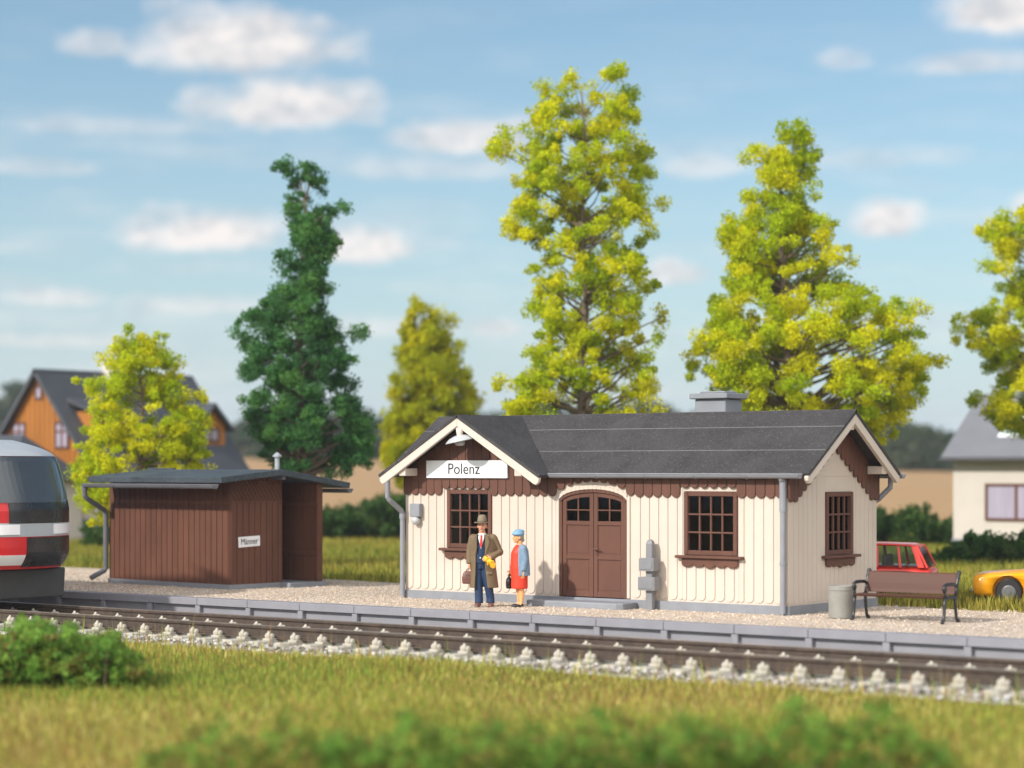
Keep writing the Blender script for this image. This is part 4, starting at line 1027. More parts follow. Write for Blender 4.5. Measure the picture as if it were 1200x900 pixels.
bush('foreground_bush', 'out of focus low green bush at the bottom edge, middle of the picture', 'bush', [(380, 640, 20.5, 0.72, 0.7), (600, 870, 20.5, 0.80, 0.7)], FGB, 240, (0.05, 0.12), 0.016, 7000, 26, ground=-0.42)
bush('foreground_bush', 'out of focus low green bush at the bottom edge, right of the middle one', 'bush', [(840, 1110, 20.8, 0.82, 0.7)], FGB, 260, (0.05, 0.12), 0.016, 7000, 27, ground=-0.42)
bush('foreground_bush', 'faint brownish green bush at the bottom edge, left of the middle one', 'bush', [(170, 430, 20.8, 0.62, 0.7)], FGB[2:], 220, (0.04, 0.10), 0.015, 7000, 28, ground=-0.42)

# far wood beyond the field, one mass
def wood():
    rr = random.Random(31); cl = []
    for (xa, xb, y_top, d) in ((-120, 70, 430, 300), (60, 330, 470, 288), (300, 620, 462, 272), (600, 820, 455, 262), (780, 1000, 470, 250), (980, 1070, 482, 240), (1060, 1112, 505, 236), (1100, 1300, 520, 232)):
        for _ in range(95):
            x = rr.uniform(xa, xb); Z = d + rr.uniform(-4, 14); p = pixel(x, 548, Z)
            g = float(ground_h(p.x, p.y)); h = CAM.z + (548.56 - y_top) * Z / FPX - g
            h *= rr.uniform(0.72, 1.02) * (0.9 + 0.1 * math.sin(x * 0.11)); r_ = rr.uniform(1.3, 2.6)
            cl.append((p.x, p.y, g + max(r_ * 0.5, (h - r_) * rr.random() ** 0.45), r_))
    o = leaf_cloud('far_wood', cl, 55, 0.34, [(0.060, 0.085, 0.035), (0.075, 0.098, 0.04), (0.05, 0.075, 0.04), (0.085, 0.10, 0.05)])
    tag(o, 'hazy grey green wood along the far edge of the field', None, kind='stuff')
wood()
# ------------------------------------------------------------------ houses in the distance
def hwindow(parent, axis, c0, c1, z0, z1, face, frame, pane, mull=1):
    """a framed window on a wall; axis 'x' lies in a wall facing -Y at y=face, axis 'y' in a wall facing +X at x=face"""
    def bx(mb, p, q, s, e, d0, d1): 
        return mb.box(p, q, face - d1, face - d0, s, e) if axis == 'x' else mb.box(face + d0, face + d1, p, q, s, e)
    f = MB(); t = 0.09
    bx(f, c0, c0 + t, z0, z1, 0.0, 0.06); bx(f, c1 - t, c1, z0, z1, 0.0, 0.06); bx(f, c0 + t, c1 - t, z0, z0 + t, 0.0, 0.058); bx(f, c0 + t, c1 - t, z1 - t, z1, 0.0, 0.058)
    for i in range(1, mull + 1): c = c0 + (c1 - c0) * i / (mull + 1); bx(f, c - 0.05, c + 0.05, z0 + t, z1 - t, 0.0, 0.05)
    if mull == 1 and z1 - z0 > 0.9: bx(f, c0 + t, c1 - t, (z0 + z1) / 2 + 0.1, (z0 + z1) / 2 + 0.17, 0.0, 0.048)
    w_ = f.build('window', frame, parent)
    bx(MB(), c0 + t, c1 - t, z0 + t, z1 - t, 0.004, 0.03).build('pane', pane, w_)
    return w_
def gh(x, y): return float(ground_h(x, y))
p = pixel(48, 548, 80)
H = thing('wooden_house', 'orange boarded house with steep dark roof and dormers behind the train', 'house', (p.x, p.y, gh(p.x, p.y) - 0.05))
g0 = H.location.z; zz = lambda z: z - g0
LEN = 7.3; hw = 2.7; ap = zz(6.19); sl = 1.17; wt = zz(2.56)
w = MB().box(-hw, hw, 0, LEN, 0.0, wt); w.build('wall', M['housewhite'], H)
MB().box(-hw - .03, hw + .03, -0.03, LEN + .03, 0.0, zz(0.75)).build('plinth', M['plinth'], H)
w = MB(); x = -hw
while x < hw - 0.01:
    x1 = min(x + 0.27, hw); zt = lambda q: ap - 0.12 - sl * abs(q)
    w.prism([(x + .025, wt - 0.1), (x1 - .025, wt - 0.1), (x1 - .025, zt(x1 - .025)), (x + .025, zt(x + .025))], -0.06, 0.0); x += 0.27
w.prism([(-hw, wt), (hw, wt), (hw, ap - .15 - sl * hw), (0, ap - .15), (-hw, ap - .15 - sl * hw)], 0.001, LEN)
w.build('gable', M['orange'], H)
rf = MB(); ew = 3.45
for s in (-1, 1): rf.slab([(0, -0.35, ap), (s * ew, -0.35, ap - sl * ew), (s * ew, LEN + .35, ap - sl * ew), (0, LEN + .35, ap)], 0.14)
roof = rf.build('roof', M['houseroof'], H)
MB().box(-0.1, 0.5, 3.0, 3.5, ap - 0.8, ap + 0.30).build('chimney', M['housewhite'], roof, 0.05)
hwindow(H, 'x', -0.25, 0.17, zz(5.05), zz(5.58), -0.05, M['brown'], M['curtain'], 0)
hwindow(H, 'x', 0.85, 1.60, zz(3.25), zz(4.25), -0.05, M['brown'], M['curtain'], 1)
hwindow(H, 'x', -1.50, -0.75, zz(3.25), zz(4.25), -0.05, M['brown'], M['curtain'], 1)
for (y0, y1, z0, z1, shed_) in ((0.5, 1.9, 3.55, 4.60, True), (5.5, 7.1, 3.35, 4.15, False)):
    d = MB().prism([(y0, zz(z0)), (y1, zz(z0)), (y1, zz(z1)), ((y0 + y1) / 2, zz(z1) + (0.0 if shed_ else 0.75)), (y0, zz(z1))], 0.6, 2.35, 'yz')
    dm = d.build('dormer', M['orange'], H)
    hwindow(dm, 'y', y0 + 0.35, y1 - 0.35, zz(z0 + 0.2), zz(z1 - 0.05), 2.35, M['brown'], M['curtain'], 1)
    r = MB()
    if shed_: r.slab([(2.6, y0 - .15, zz(z1)), (2.6, y1 + .15, zz(z1)), (0.2, y1 + .15, zz(z1) + 0.75), (0.2, y0 - .15, zz(z1) + 0.75)], 0.12)
    else:
        c = (y0 + y1) / 2
        for s, ye in ((-1, y0 - .25), (1, y1 + .25)): r.slab([(2.65, c, zz(z1) + 0.9), (0.2, c, zz(z1) + 0.9), (0.2, ye, zz(z1) - 0.1), (2.65, ye, zz(z1) - 0.1)], 0.12)
    r.build('roof', M['houseroof'], dm)
an = MB().box(-4.6, 2.3, -3.7, -0.06, 0, zz(2.2)); 
an.build('annex_wall', M['housewhite'], H)
r = MB(); ez = zz(2.15); rz_ = zz(3.74)
A = [(-5, -4.1, ez), (2.75, -4.1, ez), (2.75, 0.0, ez), (-5, 0.0, ez)]; Rg = [(-4.0, -2.0, rz_), (1.4, -2.0, rz_)]
r.add(A + Rg, [(0, 1, 5, 4), (1, 2, 5), (2, 3, 4, 5), (3, 0, 4), (3, 2, 1, 0)]); r.build('annex_roof', M['houseroof'], H)

p = pixel(1117, 548, 72)
H2 = thing('pale_house', 'cream rendered house with grey roof and wide brown window at the right edge', 'house', (p.x, p.y, gh(p.x, p.y) - 0.05))
g0 = H2.location.z; e = zz(3.02)
MB().box(0, 9, 0, 5.0, 0, e - 0.05).prism([(0.02, e - .05), (4.98, e - .05), (2.5, e + 1.9)], 0.01, 8.99, 'yz').build('wall', M['housewhite'], H2)
MB().box(-.03, 9.03, -.03, 5.03, 0, 0.35).build('plinth', M['plinth'], H2)
r = MB()
r.slab([(-0.25, -0.4, e - 0.1), (9.3, -0.4, e - 0.1), (9.3, 2.5, e + 2.05), (-0.25, 2.5, e + 2.05)], 0.13)
r.slab([(-0.25, 5.4, e - 0.1), (9.3, 5.4, e - 0.1), (9.3, 2.5, e + 2.049), (-0.25, 2.5, e + 2.049)], 0.13)
roof = r.build('roof', M['roofgrey'], H2)
m = MB(); gutter(m, (-0.25, -0.48, e - 0.16), (9.3, -0.48, e - 0.16), 0.08); m.build('gutter', M['darkgrey'], H2)
hwindow(H2, 'x', 1.15, 4.4, zz(0.85), zz(2.06), 0.0, M['brown'], M['curtain'], 2)
q = MB().slab([(1.35, 0.45, e + 0.56), (2.15, 0.45, e + 0.56), (2.15, 1.35, e + 1.23), (1.35, 1.35, e + 1.23)], 0.07).build('roof_window', M['white'], roof)
MB().slab([(1.43, 0.53, e + 0.63), (2.07, 0.53, e + 0.63), (2.07, 1.27, e + 1.18), (1.43, 1.27, e + 1.18)], 0.03).build('pane', M['carglass'], q)

# ------------------------------------------------------------------ cars
def xloft(mb, st, n=20, p=4.5):
    """sections along x: (x, z0, z1, half width)"""
    vs = []; fs = []
    for (x, z0, z1, hw_) in st:
        for k in range(n):
            t = 2 * PI * k / n; c, q = math.cos(t), math.sin(t)
            vs.append((x, hw_ * math.copysign(abs(c) ** (2 / p), c), (z0 + z1) / 2 + (z1 - z0) / 2 * math.copysign(abs(q) ** (2 / p), q)))
    for i in range(len(st) - 1):
        for k in range(n): fs.append((i * n + k, i * n + (k + 1) % n, (i + 1) * n + (k + 1) % n, (i + 1) * n + k))
    fs += [tuple(range(n - 1, -1, -1)), tuple(range((len(st) - 1) * n, len(st) * n))]
    return mb.add(vs, fs)
def car(name, label, cat, loc, rz, paint_m, st, wheels, wr, hb, hr, belt, roofz, pillars, roofline, glassend):
    t = thing(name, label, cat, loc, rz)
    o = xloft(MB(), st).build('body', paint_m, t, smooth=True)
    cuts = MB()
    for wx in wheels: cuts.tube([(wx, -1.2, wr + 0.02), (wx, -hb + 0.22, wr + 0.02)], wr * 1.16, 24).tube([(wx, 1.2, wr + 0.02), (wx, hb - 0.22, wr + 0.02)], wr * 1.16, 24)
    c = cuts.build('cut', M['tyre'], t) 
    bm_ = o.modifiers.new('b', 'BOOLEAN'); bm_.object = c; bm_.operation = 'DIFFERENCE'; bm_.solver = 'EXACT'
    baked(o); bpy.data.objects.remove(c)
    o.data.materials.clear(); o.data.materials.append(paint_m)
    hwz = lambda z: hb - 0.02 + (hr - hb + 0.02) * (z - belt) / (roofz - belt)
    P = lambda x, z, s, off=0.0: Vector((x, s * (hwz(z) + off), z))
    for (b0, b1, r0, r1) in pillars:
        for s in (-1, 1):
            pts = [P(b0, belt - .03, s), P(b1, belt - .03, s), P(r1, roofz - .04, s), P(r0, roofz - .04, s)]
            inn = [q - Vector((0, s * 0.05, 0)) for q in pts]
            MB().add(pts + inn, [(0, 1, 2, 3), (7, 6, 5, 4), (0, 4, 5, 1), (1, 5, 6, 2), (2, 6, 7, 3), (3, 7, 4, 0)]).build('window_pillar', paint_m, t, 0.006)
    n = len(roofline)
    xloft(MB(), [(x, z - 0.055, z + 0.01, hr + dw) for (x, z, dw) in roofline], p=3.5).build('roof', paint_m, t, smooth=True)
    for i in range(len(pillars) - 1):
        a, c_ = pillars[i], pillars[i + 1]
        for s in (-1, 1):
            pts = [P(a[1], belt - .02, s, -.02), P(c_[0], belt - .02, s, -.02), P(c_[2], roofz - .05, s, -.02), P(a[3], roofz - .05, s, -.02)]
            inn = [q - Vector((0, s * 0.006, 0)) for q in pts]
            MB().add(pts + inn, [(0, 1, 2, 3), (7, 6, 5, 4), (0, 4, 5, 1), (1, 5, 6, 2), (2, 6, 7, 3), (3, 7, 4, 0)]).build('side_window', M['carglass'], t)
    for (xb, xr_, nm) in glassend:
        pts = [P(xb, belt - .02, -1, -.04), P(xb, belt - .02, 1, -.04), P(xr_, roofz - .04, 1, -.04), P(xr_, roofz - .04, -1, -.04)]
        inn = [q + Vector((0.01, 0, 0.006)) for q in pts]
        MB().add(pts + inn, [(0, 1, 2, 3), (7, 6, 5, 4), (0, 4, 5, 1), (1, 5, 6, 2), (2, 6, 7, 3), (3, 7, 4, 0)]).build(nm, M['carglass'], t)
        for s in (-1, 1): MB().tube([P(xb, belt - .03, s, -.015), P(xr_, roofz - .03, s, -.015)], 0.028, 6).build('window_edge', paint_m, t)
    for wx in wheels:
        for s in (-1, 1):
            y = s * (hb - 0.17)
            wv = MB().tube([(wx, y - 0.075, wr), (wx, y - 0.06, wr), (wx, y + 0.06, wr), (wx, y + 0.075, wr)], [wr * 0.9, wr, wr, wr * 0.9], 28).build('wheel', M['tyre'], t)
            yo = y + s * 0.076
            MB().tube([(wx, yo, wr), (wx, yo + s * 0.012, wr)], [wr * 0.52, wr * 0.42], 20).tube([(wx, yo + s * .012, wr), (wx, yo + s * 0.03, wr)], wr * 0.18, 12).build('rim', M['hub'], wv)
    seat = MB(); xc = (pillars[0][1] + pillars[-1][0]) / 2
    for dx in (-0.35, 0.45):
        for y in (-0.32, 0.32): seat.box(xc + dx, xc + dx + 0.12, y - 0.2, y + 0.2, belt - 0.2, belt + 0.22)
    seat.build('seats', M['seatblack'], t, 0.03)
    return t
# the red estate, tail to the right
rz0 = gh(-1.5, 4.8)
rc = car('red_estate_car', 'red estate car with its tail beyond the station end wall, behind the bench', 'car', (-2.55, 6.75, rz0), R(20), M['carred'],
    [(-1.86, 0.30, 0.52, 0.55), (-1.82, 0.20, 0.60, 0.66), (-1.55, 0.16, 0.66, 0.74), (-0.8, 0.15, 0.70, 0.77), (0.6, 0.15, 0.71, 0.78), (1.5, 0.17, 0.70, 0.77), (1.82, 0.20, 0.66, 0.73), (1.90, 0.26, 0.60, 0.66), (1.92, 0.34, 0.52, 0.58)],
    (-1.2, 1.2), 0.26, 0.775, 0.61, 0.69, 1.15, [(-0.95, -0.87, -0.45, -0.36), (-0.02, 0.06, 0.0, 0.07), (0.72, 0.79, 0.70, 0.76), (1.22, 1.28, 1.16, 1.21), (1.62, 1.76, 1.46, 1.58)],
    [(-0.52, 1.07, -0.10), (-0.40, 1.125, -0.02), (0.0, 1.16, 0.0), (0.8, 1.165, 0.0), (1.45, 1.15, -0.01), (1.62, 1.10, -0.08)], [(-0.98, -0.48, 'windscreen'), (1.82, 1.58, 'rear_window')])
rc.scale = (0.94, 0.94, 0.94)
rz0 = gh(3, 5.2)
yc = car('yellow_car', 'bright yellow car in the grass at the right edge, bonnet towards the station', 'car', (3.14, 5.48, rz0 - 0.03), R(14), M['caryellow'],
    [(-1.97, 0.24, 0.52, 0.66), (-1.95, 0.17, 0.57, 0.75), (-1.88, 0.13, 0.60, 0.80), (-1.2, 0.13, 0.64, 0.81), (-0.6, 0.13, 0.685, 0.82), (0.6, 0.13, 0.71, 0.82), (1.5, 0.15, 0.70, 0.81), (1.9, 0.20, 0.62, 0.74), (1.96, 0.30, 0.5, 0.62)],
    (-1.30, 1.22), 0.25, 0.82, 0.62, 0.69, 1.16, [(-0.62, -0.54, 0.02, 0.10), (0.45, 0.53, 0.40, 0.47), (1.15, 1.45, 0.85, 1.0)],
    [(-0.05, 1.08, -0.10), (0.10, 1.135, -0.02), (0.5, 1.17, 0.0), (0.85, 1.14, -0.02), (1.02, 1.09, -0.09)], [(-0.66, -0.02, 'windscreen'), (1.52, 0.98, 'rear_window')])
MB().box(-2.0, -1.92, -0.72, 0.72, 0.24, 0.32).build('bumper', M['chrome'], yc, 0.02)
for s in (-1, 1): MB().tube([(-1.93, s * 0.52, 0.42), (-1.97, s * 0.52, 0.42)], [0.085, 0.075], 16).build('headlight', M['lens'], yc)

# ------------------------------------------------------------------ train nose at the left edge
NX, NY = -13.45, (RY1 + RY2) / 2
tr = thing('railcar', 'red railcar with dark windscreen and white lower stripe entering at the left edge', 'train', (NX, NY, 0))
HWT = 1.44; ZB, ZT = 0.62, 3.14
def nose(y, z):                                  # how far the front stands back from the tip
    a = min(1.0, abs(y) / HWT)
    x = -0.75 * a ** 2.6 - 0.35 * max(0, a - 0.8) * 5 * 0.5
    if z > 1.75: x -= 0.62 * ((z - 1.75) / 1.6) ** 1.25
    if z > 2.72: x -= 1.5 * ((z - 2.72) / 0.45) ** 2
    if z < 0.95: x -= 0.25 * ((0.95 - z) / 0.35) ** 1.5
    return x
def patch(name, mat, y0, y1, z0, z1, off, parent, ny=18, nz=10, rnd_=0.0):
    vs = []; fs = []
    for j in range(nz + 1):
        for i in range(ny + 1):
            z = z0 + (z1 - z0) * j / nz; y = y0 + (y1 - y0) * i / ny
            if rnd_:                             # rounded corners
                fy, fz = 2 * i / ny - 1, 2 * j / nz - 1; k = (1 - rnd_ * abs(fz) ** 4); y = (y0 + y1) / 2 + (y1 - y0) / 2 * fy * k
            vs.append((nose(y, z) + off, y, z))
    m_ = len(vs); vs += [(x - off - 0.03, y, z) for (x, y, z) in vs]
    q = lambda j, i: j * (ny + 1) + i
    for j in range(nz):
        for i in range(ny):
            a = (q(j, i), q(j, i + 1), q(j + 1, i + 1), q(j + 1, i)); fs.append(a); fs.append(tuple(v_ + m_ for v_ in a[::-1]))
    for j in range(nz):
        for i in (0, ny): fs.append((q(j, i), q(j + 1, i), q(j + 1, i) + m_, q(j, i) + m_))
    for i in range(ny):
        for j in (0, nz): fs.append((q(j, i), q(j, i + 1), q(j, i + 1) + m_, q(j, i) + m_))
    return MB().add(vs, fs).build(name, mat, parent, smooth=False)
# body shell: front surface plus sides, roof and tail
ys_ = [HWT * math.sin(PI / 2 * (i / 16 - 1)) if i < 16 else HWT * math.sin(PI / 2 * (i - 16) / 16) for i in range(33)]
zs_ = list(np.linspace(ZB, 2.72, 16)) + [2.84, 2.94, 3.04, 3.11, ZT]
mb = MB(); vs = [(nose(y, z), y * (1 if z < 2.82 else 1 - 0.25 * (z - 2.82) / 0.3), z) for z in zs_ for y in ys_]; nyy = len(ys_)
fs = [(j * nyy + i, j * nyy + i + 1, (j + 1) * nyy + i + 1, (j + 1) * nyy + i) for j in range(len(zs_) - 1) for i in range(nyy - 1)]
b0 = len(vs); vs += [(-12.0, y * (1 if z < 2.82 else 1 - 0.25 * (z - 2.82) / 0.3), z) for z in zs_ for y in ys_]
fs += [(b0 + a, b0 + d_, b0 + c_, b0 + b_) for (a, b_, c_, d_) in fs[:]]
for j in range(len(zs_) - 1):
    for i in (0, nyy - 1): fs.append((j * nyy + i, (j + 1) * nyy + i, b0 + (j + 1) * nyy + i, b0 + j * nyy + i))
for i in range(nyy - 1):
    for j in (0, len(zs_) - 1): fs.append((j * nyy + i, j * nyy + i + 1, b0 + j * nyy + i + 1, b0 + j * nyy + i))
mb.add(vs, fs); mb.build('body', M['trainred'], tr, smooth=False)
patch('windscreen', M['darkglass'], -0.95, 1.14, 1.90, 2.78, 0.018, tr, rnd_=0.12)
patch('front_panel', M['black'], -0.62, 1.36, 1.50, 1.94, 0.014, tr)
patch('roof_front', M['traingrey'], -1.40, 1.40, 2.79, 3.12, 0.012, tr)
patch('headlight_band', M['traingrey'], -1.32, 1.34, 1.25, 1.51, 0.010, tr)
for s in (-1, 1):
    hl = patch('headlight', M['lens'], s * 1.24, s * 0.42, 1.29, 1.48, 0.030, tr, 8, 4)
patch('coupler_cover', M['black'], -0.25, 1.32, 0.66, 1.235, 0.014, tr)
patch('stripe', M['trainwhite'], -1.42, -0.27, 0.70, 0.90, 0.012, tr)
mb = MB()
for s in (-1, 1): mb.box(-12, -1.4, s * (HWT + 0.002) - 0.008, s * (HWT + 0.002) + 0.008, 0.70, 0.90)
mb.build('side_stripe', M['trainwhite'], tr)
for s in (-1, 1): MB().box(-11.5, -2.0, s * (HWT + 0.003) - 0.009, s * (HWT + 0.003) + 0.009, 1.6, 2.45).build('side_window', M['darkglass'], tr)
MB().box(-12, -2.6, -0.8, 0.8, ZT - 0.02, ZT + 0.05).build('roof_equipment', M['traingrey'], tr, 0.04)
MB().box(-12, -0.75, -1.15, 1.15, 0.18, 0.64).prism([(-0.95, 0.02), (-0.95, 0.6), (-0.55, 0.6), (-0.60, 0.02)], -1.2, 1.2, 'xz').build('underframe', M['underframe'], tr, 0.03)
for wx in (-2.4, -4.6):
    for y in (RY1 - NY, RY2 - NY):
        MB().tube([(wx, y - 0.06, 0.30), (wx, y + 0.06, 0.30)], 0.415, 32).build('wheel', M['underframe'], tr)
    MB().tube([(wx, RY2 - NY, 0.30), (wx, RY1 - NY, 0.30)], 0.08, 12).build('axle', M['underframe'], tr)
# ------------------------------------------------------------------ people
def hand(mb, wrist, d, side, curl=0.5, s=1.0):
    """palm, four unequal bent fingers and a thumb; d: direction of the fingers, side: direction towards the thumb"""
    w_ = Vector(wrist); d = Vector(d).normalized(); th = Vector(side).normalized(); nr = d.cross(th).normalized()
    mb.tube([w_ - d * 0.03, w_ + d * 0.02, w_ + d * 0.085], [0.026 * s, 0.03 * s, 0.032 * s], 8)
    for i, (o_, ln) in enumerate(((0.03, 0.066), (0.010, 0.076), (-0.010, 0.070), (-0.03, 0.054))):
        a = w_ + d * 0.075 + th * o_ * s; q = (d * (1 - 0.35 * curl) + nr * curl).normalized(); q2 = (d * (1 - curl) + nr * (0.5 + curl)).normalized()
        mb.tube([a, a + d * ln * 0.4, a + d * ln * 0.4 + q * ln * 0.4, a + d * ln * 0.4 + q * ln * 0.4 + q2 * ln * 0.3], [0.0105 * s, 0.0105 * s, 0.0095 * s, 0.008 * s], 6)
    a = w_ + d * 0.02 + th * 0.028 * s
    mb.tube([a - th * 0.01, a + (d * 0.6 + th).normalized() * 0.035, a + (d * 0.6 + th).normalized() * 0.035 + (d + nr * curl).normalized() * 0.035], [0.014 * s, 0.012 * s, 0.009 * s], 6)
def head_parts(mb, c, s=1.0):
    """a head facing -Y: skull, jaw, nose, brow, ears; c is the centre of the skull"""
    x, y, z = c
    mb.ball((x, y + 0.012 * s, z + 0.015 * s), (0.076 * s, 0.092 * s, 0.098 * s), 18, 11)
    mb.ball((x, y - 0.022 * s, z - 0.052 * s), (0.058 * s, 0.066 * s, 0.062 * s), 16, 9)
    mb.ball((x, y - 0.066 * s, z - 0.092 * s), (0.026 * s, 0.022 * s, 0.020 * s), 10, 7)
    mb.tube([(x, y - 0.082 * s, z + 0.012 * s), (x, y - 0.104 * s, z - 0.026 * s), (x, y - 0.088 * s, z - 0.036 * s)], [0.012 * s, 0.017 * s, 0.015 * s], 8)
    mb.tube([(x - 0.045 * s, y - 0.072 * s, z + 0.026 * s), (x, y - 0.086 * s, z + 0.03 * s), (x + 0.045 * s, y - 0.072 * s, z + 0.026 * s)], 0.011 * s, 6)
    for q in (-1, 1):
        mb.ball((x + q * 0.078 * s, y + 0.012 * s, z - 0.012 * s), (0.013 * s, 0.022 * s, 0.033 * s), 8, 7)
        mb.ball((x + q * 0.036 * s, y - 0.064 * s, z - 0.03 * s), (0.024 * s, 0.02 * s, 0.02 * s), 8, 7)
def face_details(c, s, parent, rotm=None):
    x, y, z = c
    for q in (-1, 1): MB().ball((x + q * 0.031 * s, y - 0.079 * s, z + 0.004 * s), (0.011 * s, 0.008 * s, 0.007 * s), 8, 5).build('eye', M['eye'], parent, smooth=True)
    MB().tube([(x - 0.024 * s, y - 0.083 * s, z - 0.064 * s), (x, y - 0.092 * s, z - 0.061 * s), (x + 0.024 * s, y - 0.083 * s, z - 0.064 * s)], [0.004 * s, 0.007 * s, 0.004 * s], 6).build('mouth', M['lip'], parent, smooth=True)
def open_loft(mb, rings, th=0.028, n=30):
    """a coat-like shell: rings (cx, cy, z, rx, ry, a0, a1) sweep from angle a0 to a1 (degrees) the long way round the back"""
    vs = []; fs = []; m_ = len(rings)
    for lay in (0, th):
        for (cx, cy, z, rx, ry, a0, a1) in rings:
            for k in range(n):
                t = R(a0 + (a1 - a0) * k / (n - 1)); vs.append((cx + (rx - lay) * math.cos(t), cy + (ry - lay) * math.sin(t), z))
    o = m_ * n
    for j in range(m_ - 1):
        for k in range(n - 1):
            a = (j * n + k, j * n + k + 1, (j + 1) * n + k + 1, (j + 1) * n + k); fs += [a, tuple(v_ + o for v_ in a[::-1])]
        for k in (0, n - 1): fs.append((j * n + k, (j + 1) * n + k, (j + 1) * n + k + o, j * n + k + o))
    for j in (0, m_ - 1):
        for k in range(n - 1): fs.append((j * n + k, j * n + k + 1, j * n + k + 1 + o, j * n + k + o))
    return mb.add(vs, fs)
def cloth(mb, name, mat, parent, voxel=0.011, it=3): return fuse(mb.build(name, mat, parent), voxel, it)

# --- the man
mp = thing('person', 'man in brown hat, open olive coat, navy suit and red tie holding a brown bag', 'person', (-5.70, -1.34, 0.0), YAW - R(8))
HC = Vector((-0.015, -0.035, 1.495))
body = MB(); head_parts(body, HC, 1.0)
body.tube([(-0.01, 0.0, 1.26), (-0.015, -0.005, 1.40)], [0.065, 0.058], 12)
body.loft([(-0.03, 0.0, 0.74, 0.13, 0.095), (-0.03, 0, 0.9, 0.135, 0.095), (-0.02, 0, 1.1, 0.155, 0.105), (-0.01, 0, 1.24, 0.16, 0.09), (-0.01, 0, 1.30, 0.07, 0.06)], 18)
for (hx, kx, ax_, ay) in ((-0.10, -0.085, -0.075, -0.01), (0.05, 0.095, 0.135, 0.02)):
    body.tube([(hx, 0.0, 0.78), (hx * 0.5 + kx * 0.5, -0.005, 0.6), (kx, -0.01, 0.42), (ax_, ay, 0.10), (ax_, ay - 0.03, 0.03)], [0.085, 0.08, 0.058, 0.042, 0.04], 12)
body.tube([(-0.15, 0.0, 1.25), (-0.235, 0.01, 1.02), (-0.245, -0.03, 0.80)], [0.05, 0.042, 0.03], 10)
body.tube([(0.15, 0.0, 1.25), (0.27, 0.03, 1.02), (0.13, -0.185, 0.90)], [0.05, 0.042, 0.03], 10)
hand(body, (-0.245, -0.03, 0.80), (-0.02, 0, -1), (0.15, -1, 0), 0.7)
hand(body, (0.15, -0.17, 0.90), (-0.85, -0.5, -0.15), (0.1, 0.1, 1), 0.7)
cloth(body, 'body', M['skin'], mp, 0.0065, 2)
face_details(HC, 1.0, mp)
h = MB().ball((HC.x, HC.y + 0.035, HC.z + 0.005), (0.081, 0.078, 0.085), 16, 9)
cloth(h, 'hair', M['greyhair'], mp, 0.008, 1)
ht = MB().loft([(HC.x, HC.y + 0.005, HC.z + 0.050, 0.088, 0.102), (HC.x, HC.y + 0.005, HC.z + 0.085, 0.089, 0.102), (HC.x, HC.y + 0.01, HC.z + 0.155, 0.078, 0.088), (HC.x, HC.y + 0.012, HC.z + 0.195, 0.062, 0.072), (HC.x, HC.y + 0.012, HC.z + 0.205, 0.03, 0.045), (HC.x, HC.y + 0.012, HC.z + 0.192, 0.01, 0.03)], 24)
ht.loft([(HC.x, HC.y - 0.005, HC.z + 0.046, 0.085, 0.10), (HC.x, HC.y - 0.005, HC.z + 0.047, 0.135, 0.155), (HC.x, HC.y - 0.005, HC.z + 0.060, 0.150, 0.168), (HC.x, HC.y - 0.005, HC.z + 0.066, 0.146, 0.163), (HC.x, HC.y - 0.005, HC.z + 0.062, 0.10, 0.11)], 28)
hat = ht.build('hat', M['hatbrown'], mp, smooth=True)
MB().loft([(HC.x, HC.y + 0.005, HC.z + 0.066, 0.0915, 0.105), (HC.x, HC.y + 0.006, HC.z + 0.092, 0.0905, 0.103)], 24, cap=False).build('hat_band', M['hatband'], hat, smooth=True)
tz = MB().loft([(-0.03, 0, 0.70, 0.135, 0.105), (-0.03, 0, 0.78, 0.148, 0.115), (-0.03, 0, 0.86, 0.145, 0.112)], 20)
for (hx, kx, ax_, ay) in ((-0.10, -0.085, -0.075, -0.01), (0.05, 0.095, 0.135, 0.02)):
    tz.tube([(hx, 0.0, 0.80), (hx * 0.5 + kx * 0.5, -0.005, 0.6), (kx, -0.012, 0.42), (ax_, ay, 0.16), (ax_, ay - 0.004, 0.065)], [0.092, 0.094, 0.082, 0.076, 0.080], 14)
cloth(tz, 'trousers', M['navy'], mp)
wc = MB().loft([(-0.03, -0.004, 0.80, 0.150, 0.122), (-0.03, -0.006, 0.95, 0.155, 0.126), (-0.02, -0.006, 1.12, 0.168, 0.13), (-0.012, 0.0, 1.25, 0.16, 0.108), (-0.01, 0.0, 1.31, 0.08, 0.075)], 22)
wcm = cloth(wc, 'waistcoat', M['navy'], mp)
sh_ = MB().prism([(-0.055, 1.325), (0.035, 1.325), (0.045, 1.29), (-0.018, 1.06), (-0.075, 1.29)], -0.142, -0.085)
sh_.tube([(-0.012 + 0.066 * math.cos(t), -0.012 + 0.07 * math.sin(t), 1.335) for t in np.linspace(0, 2 * PI, 20)], 0.02, 6)
cloth(sh_, 'shirt', M['shirt'], mp, 0.007, 1)
MB().prism([(-0.030, 1.325), (0.010, 1.325), (0.004, 1.29), (0.010, 1.15), (-0.016, 1.085), (-0.040, 1.15), (-0.026, 1.29)], -0.156, -0.138).build('tie', M['tie'], mp, 0.006)
MB().ball((-0.03, -0.130, 0.905), (0.014, 0.010, 0.014), 8, 6).build('belt_buckle', M['shirt'], mp, smooth=True)
ct = MB()
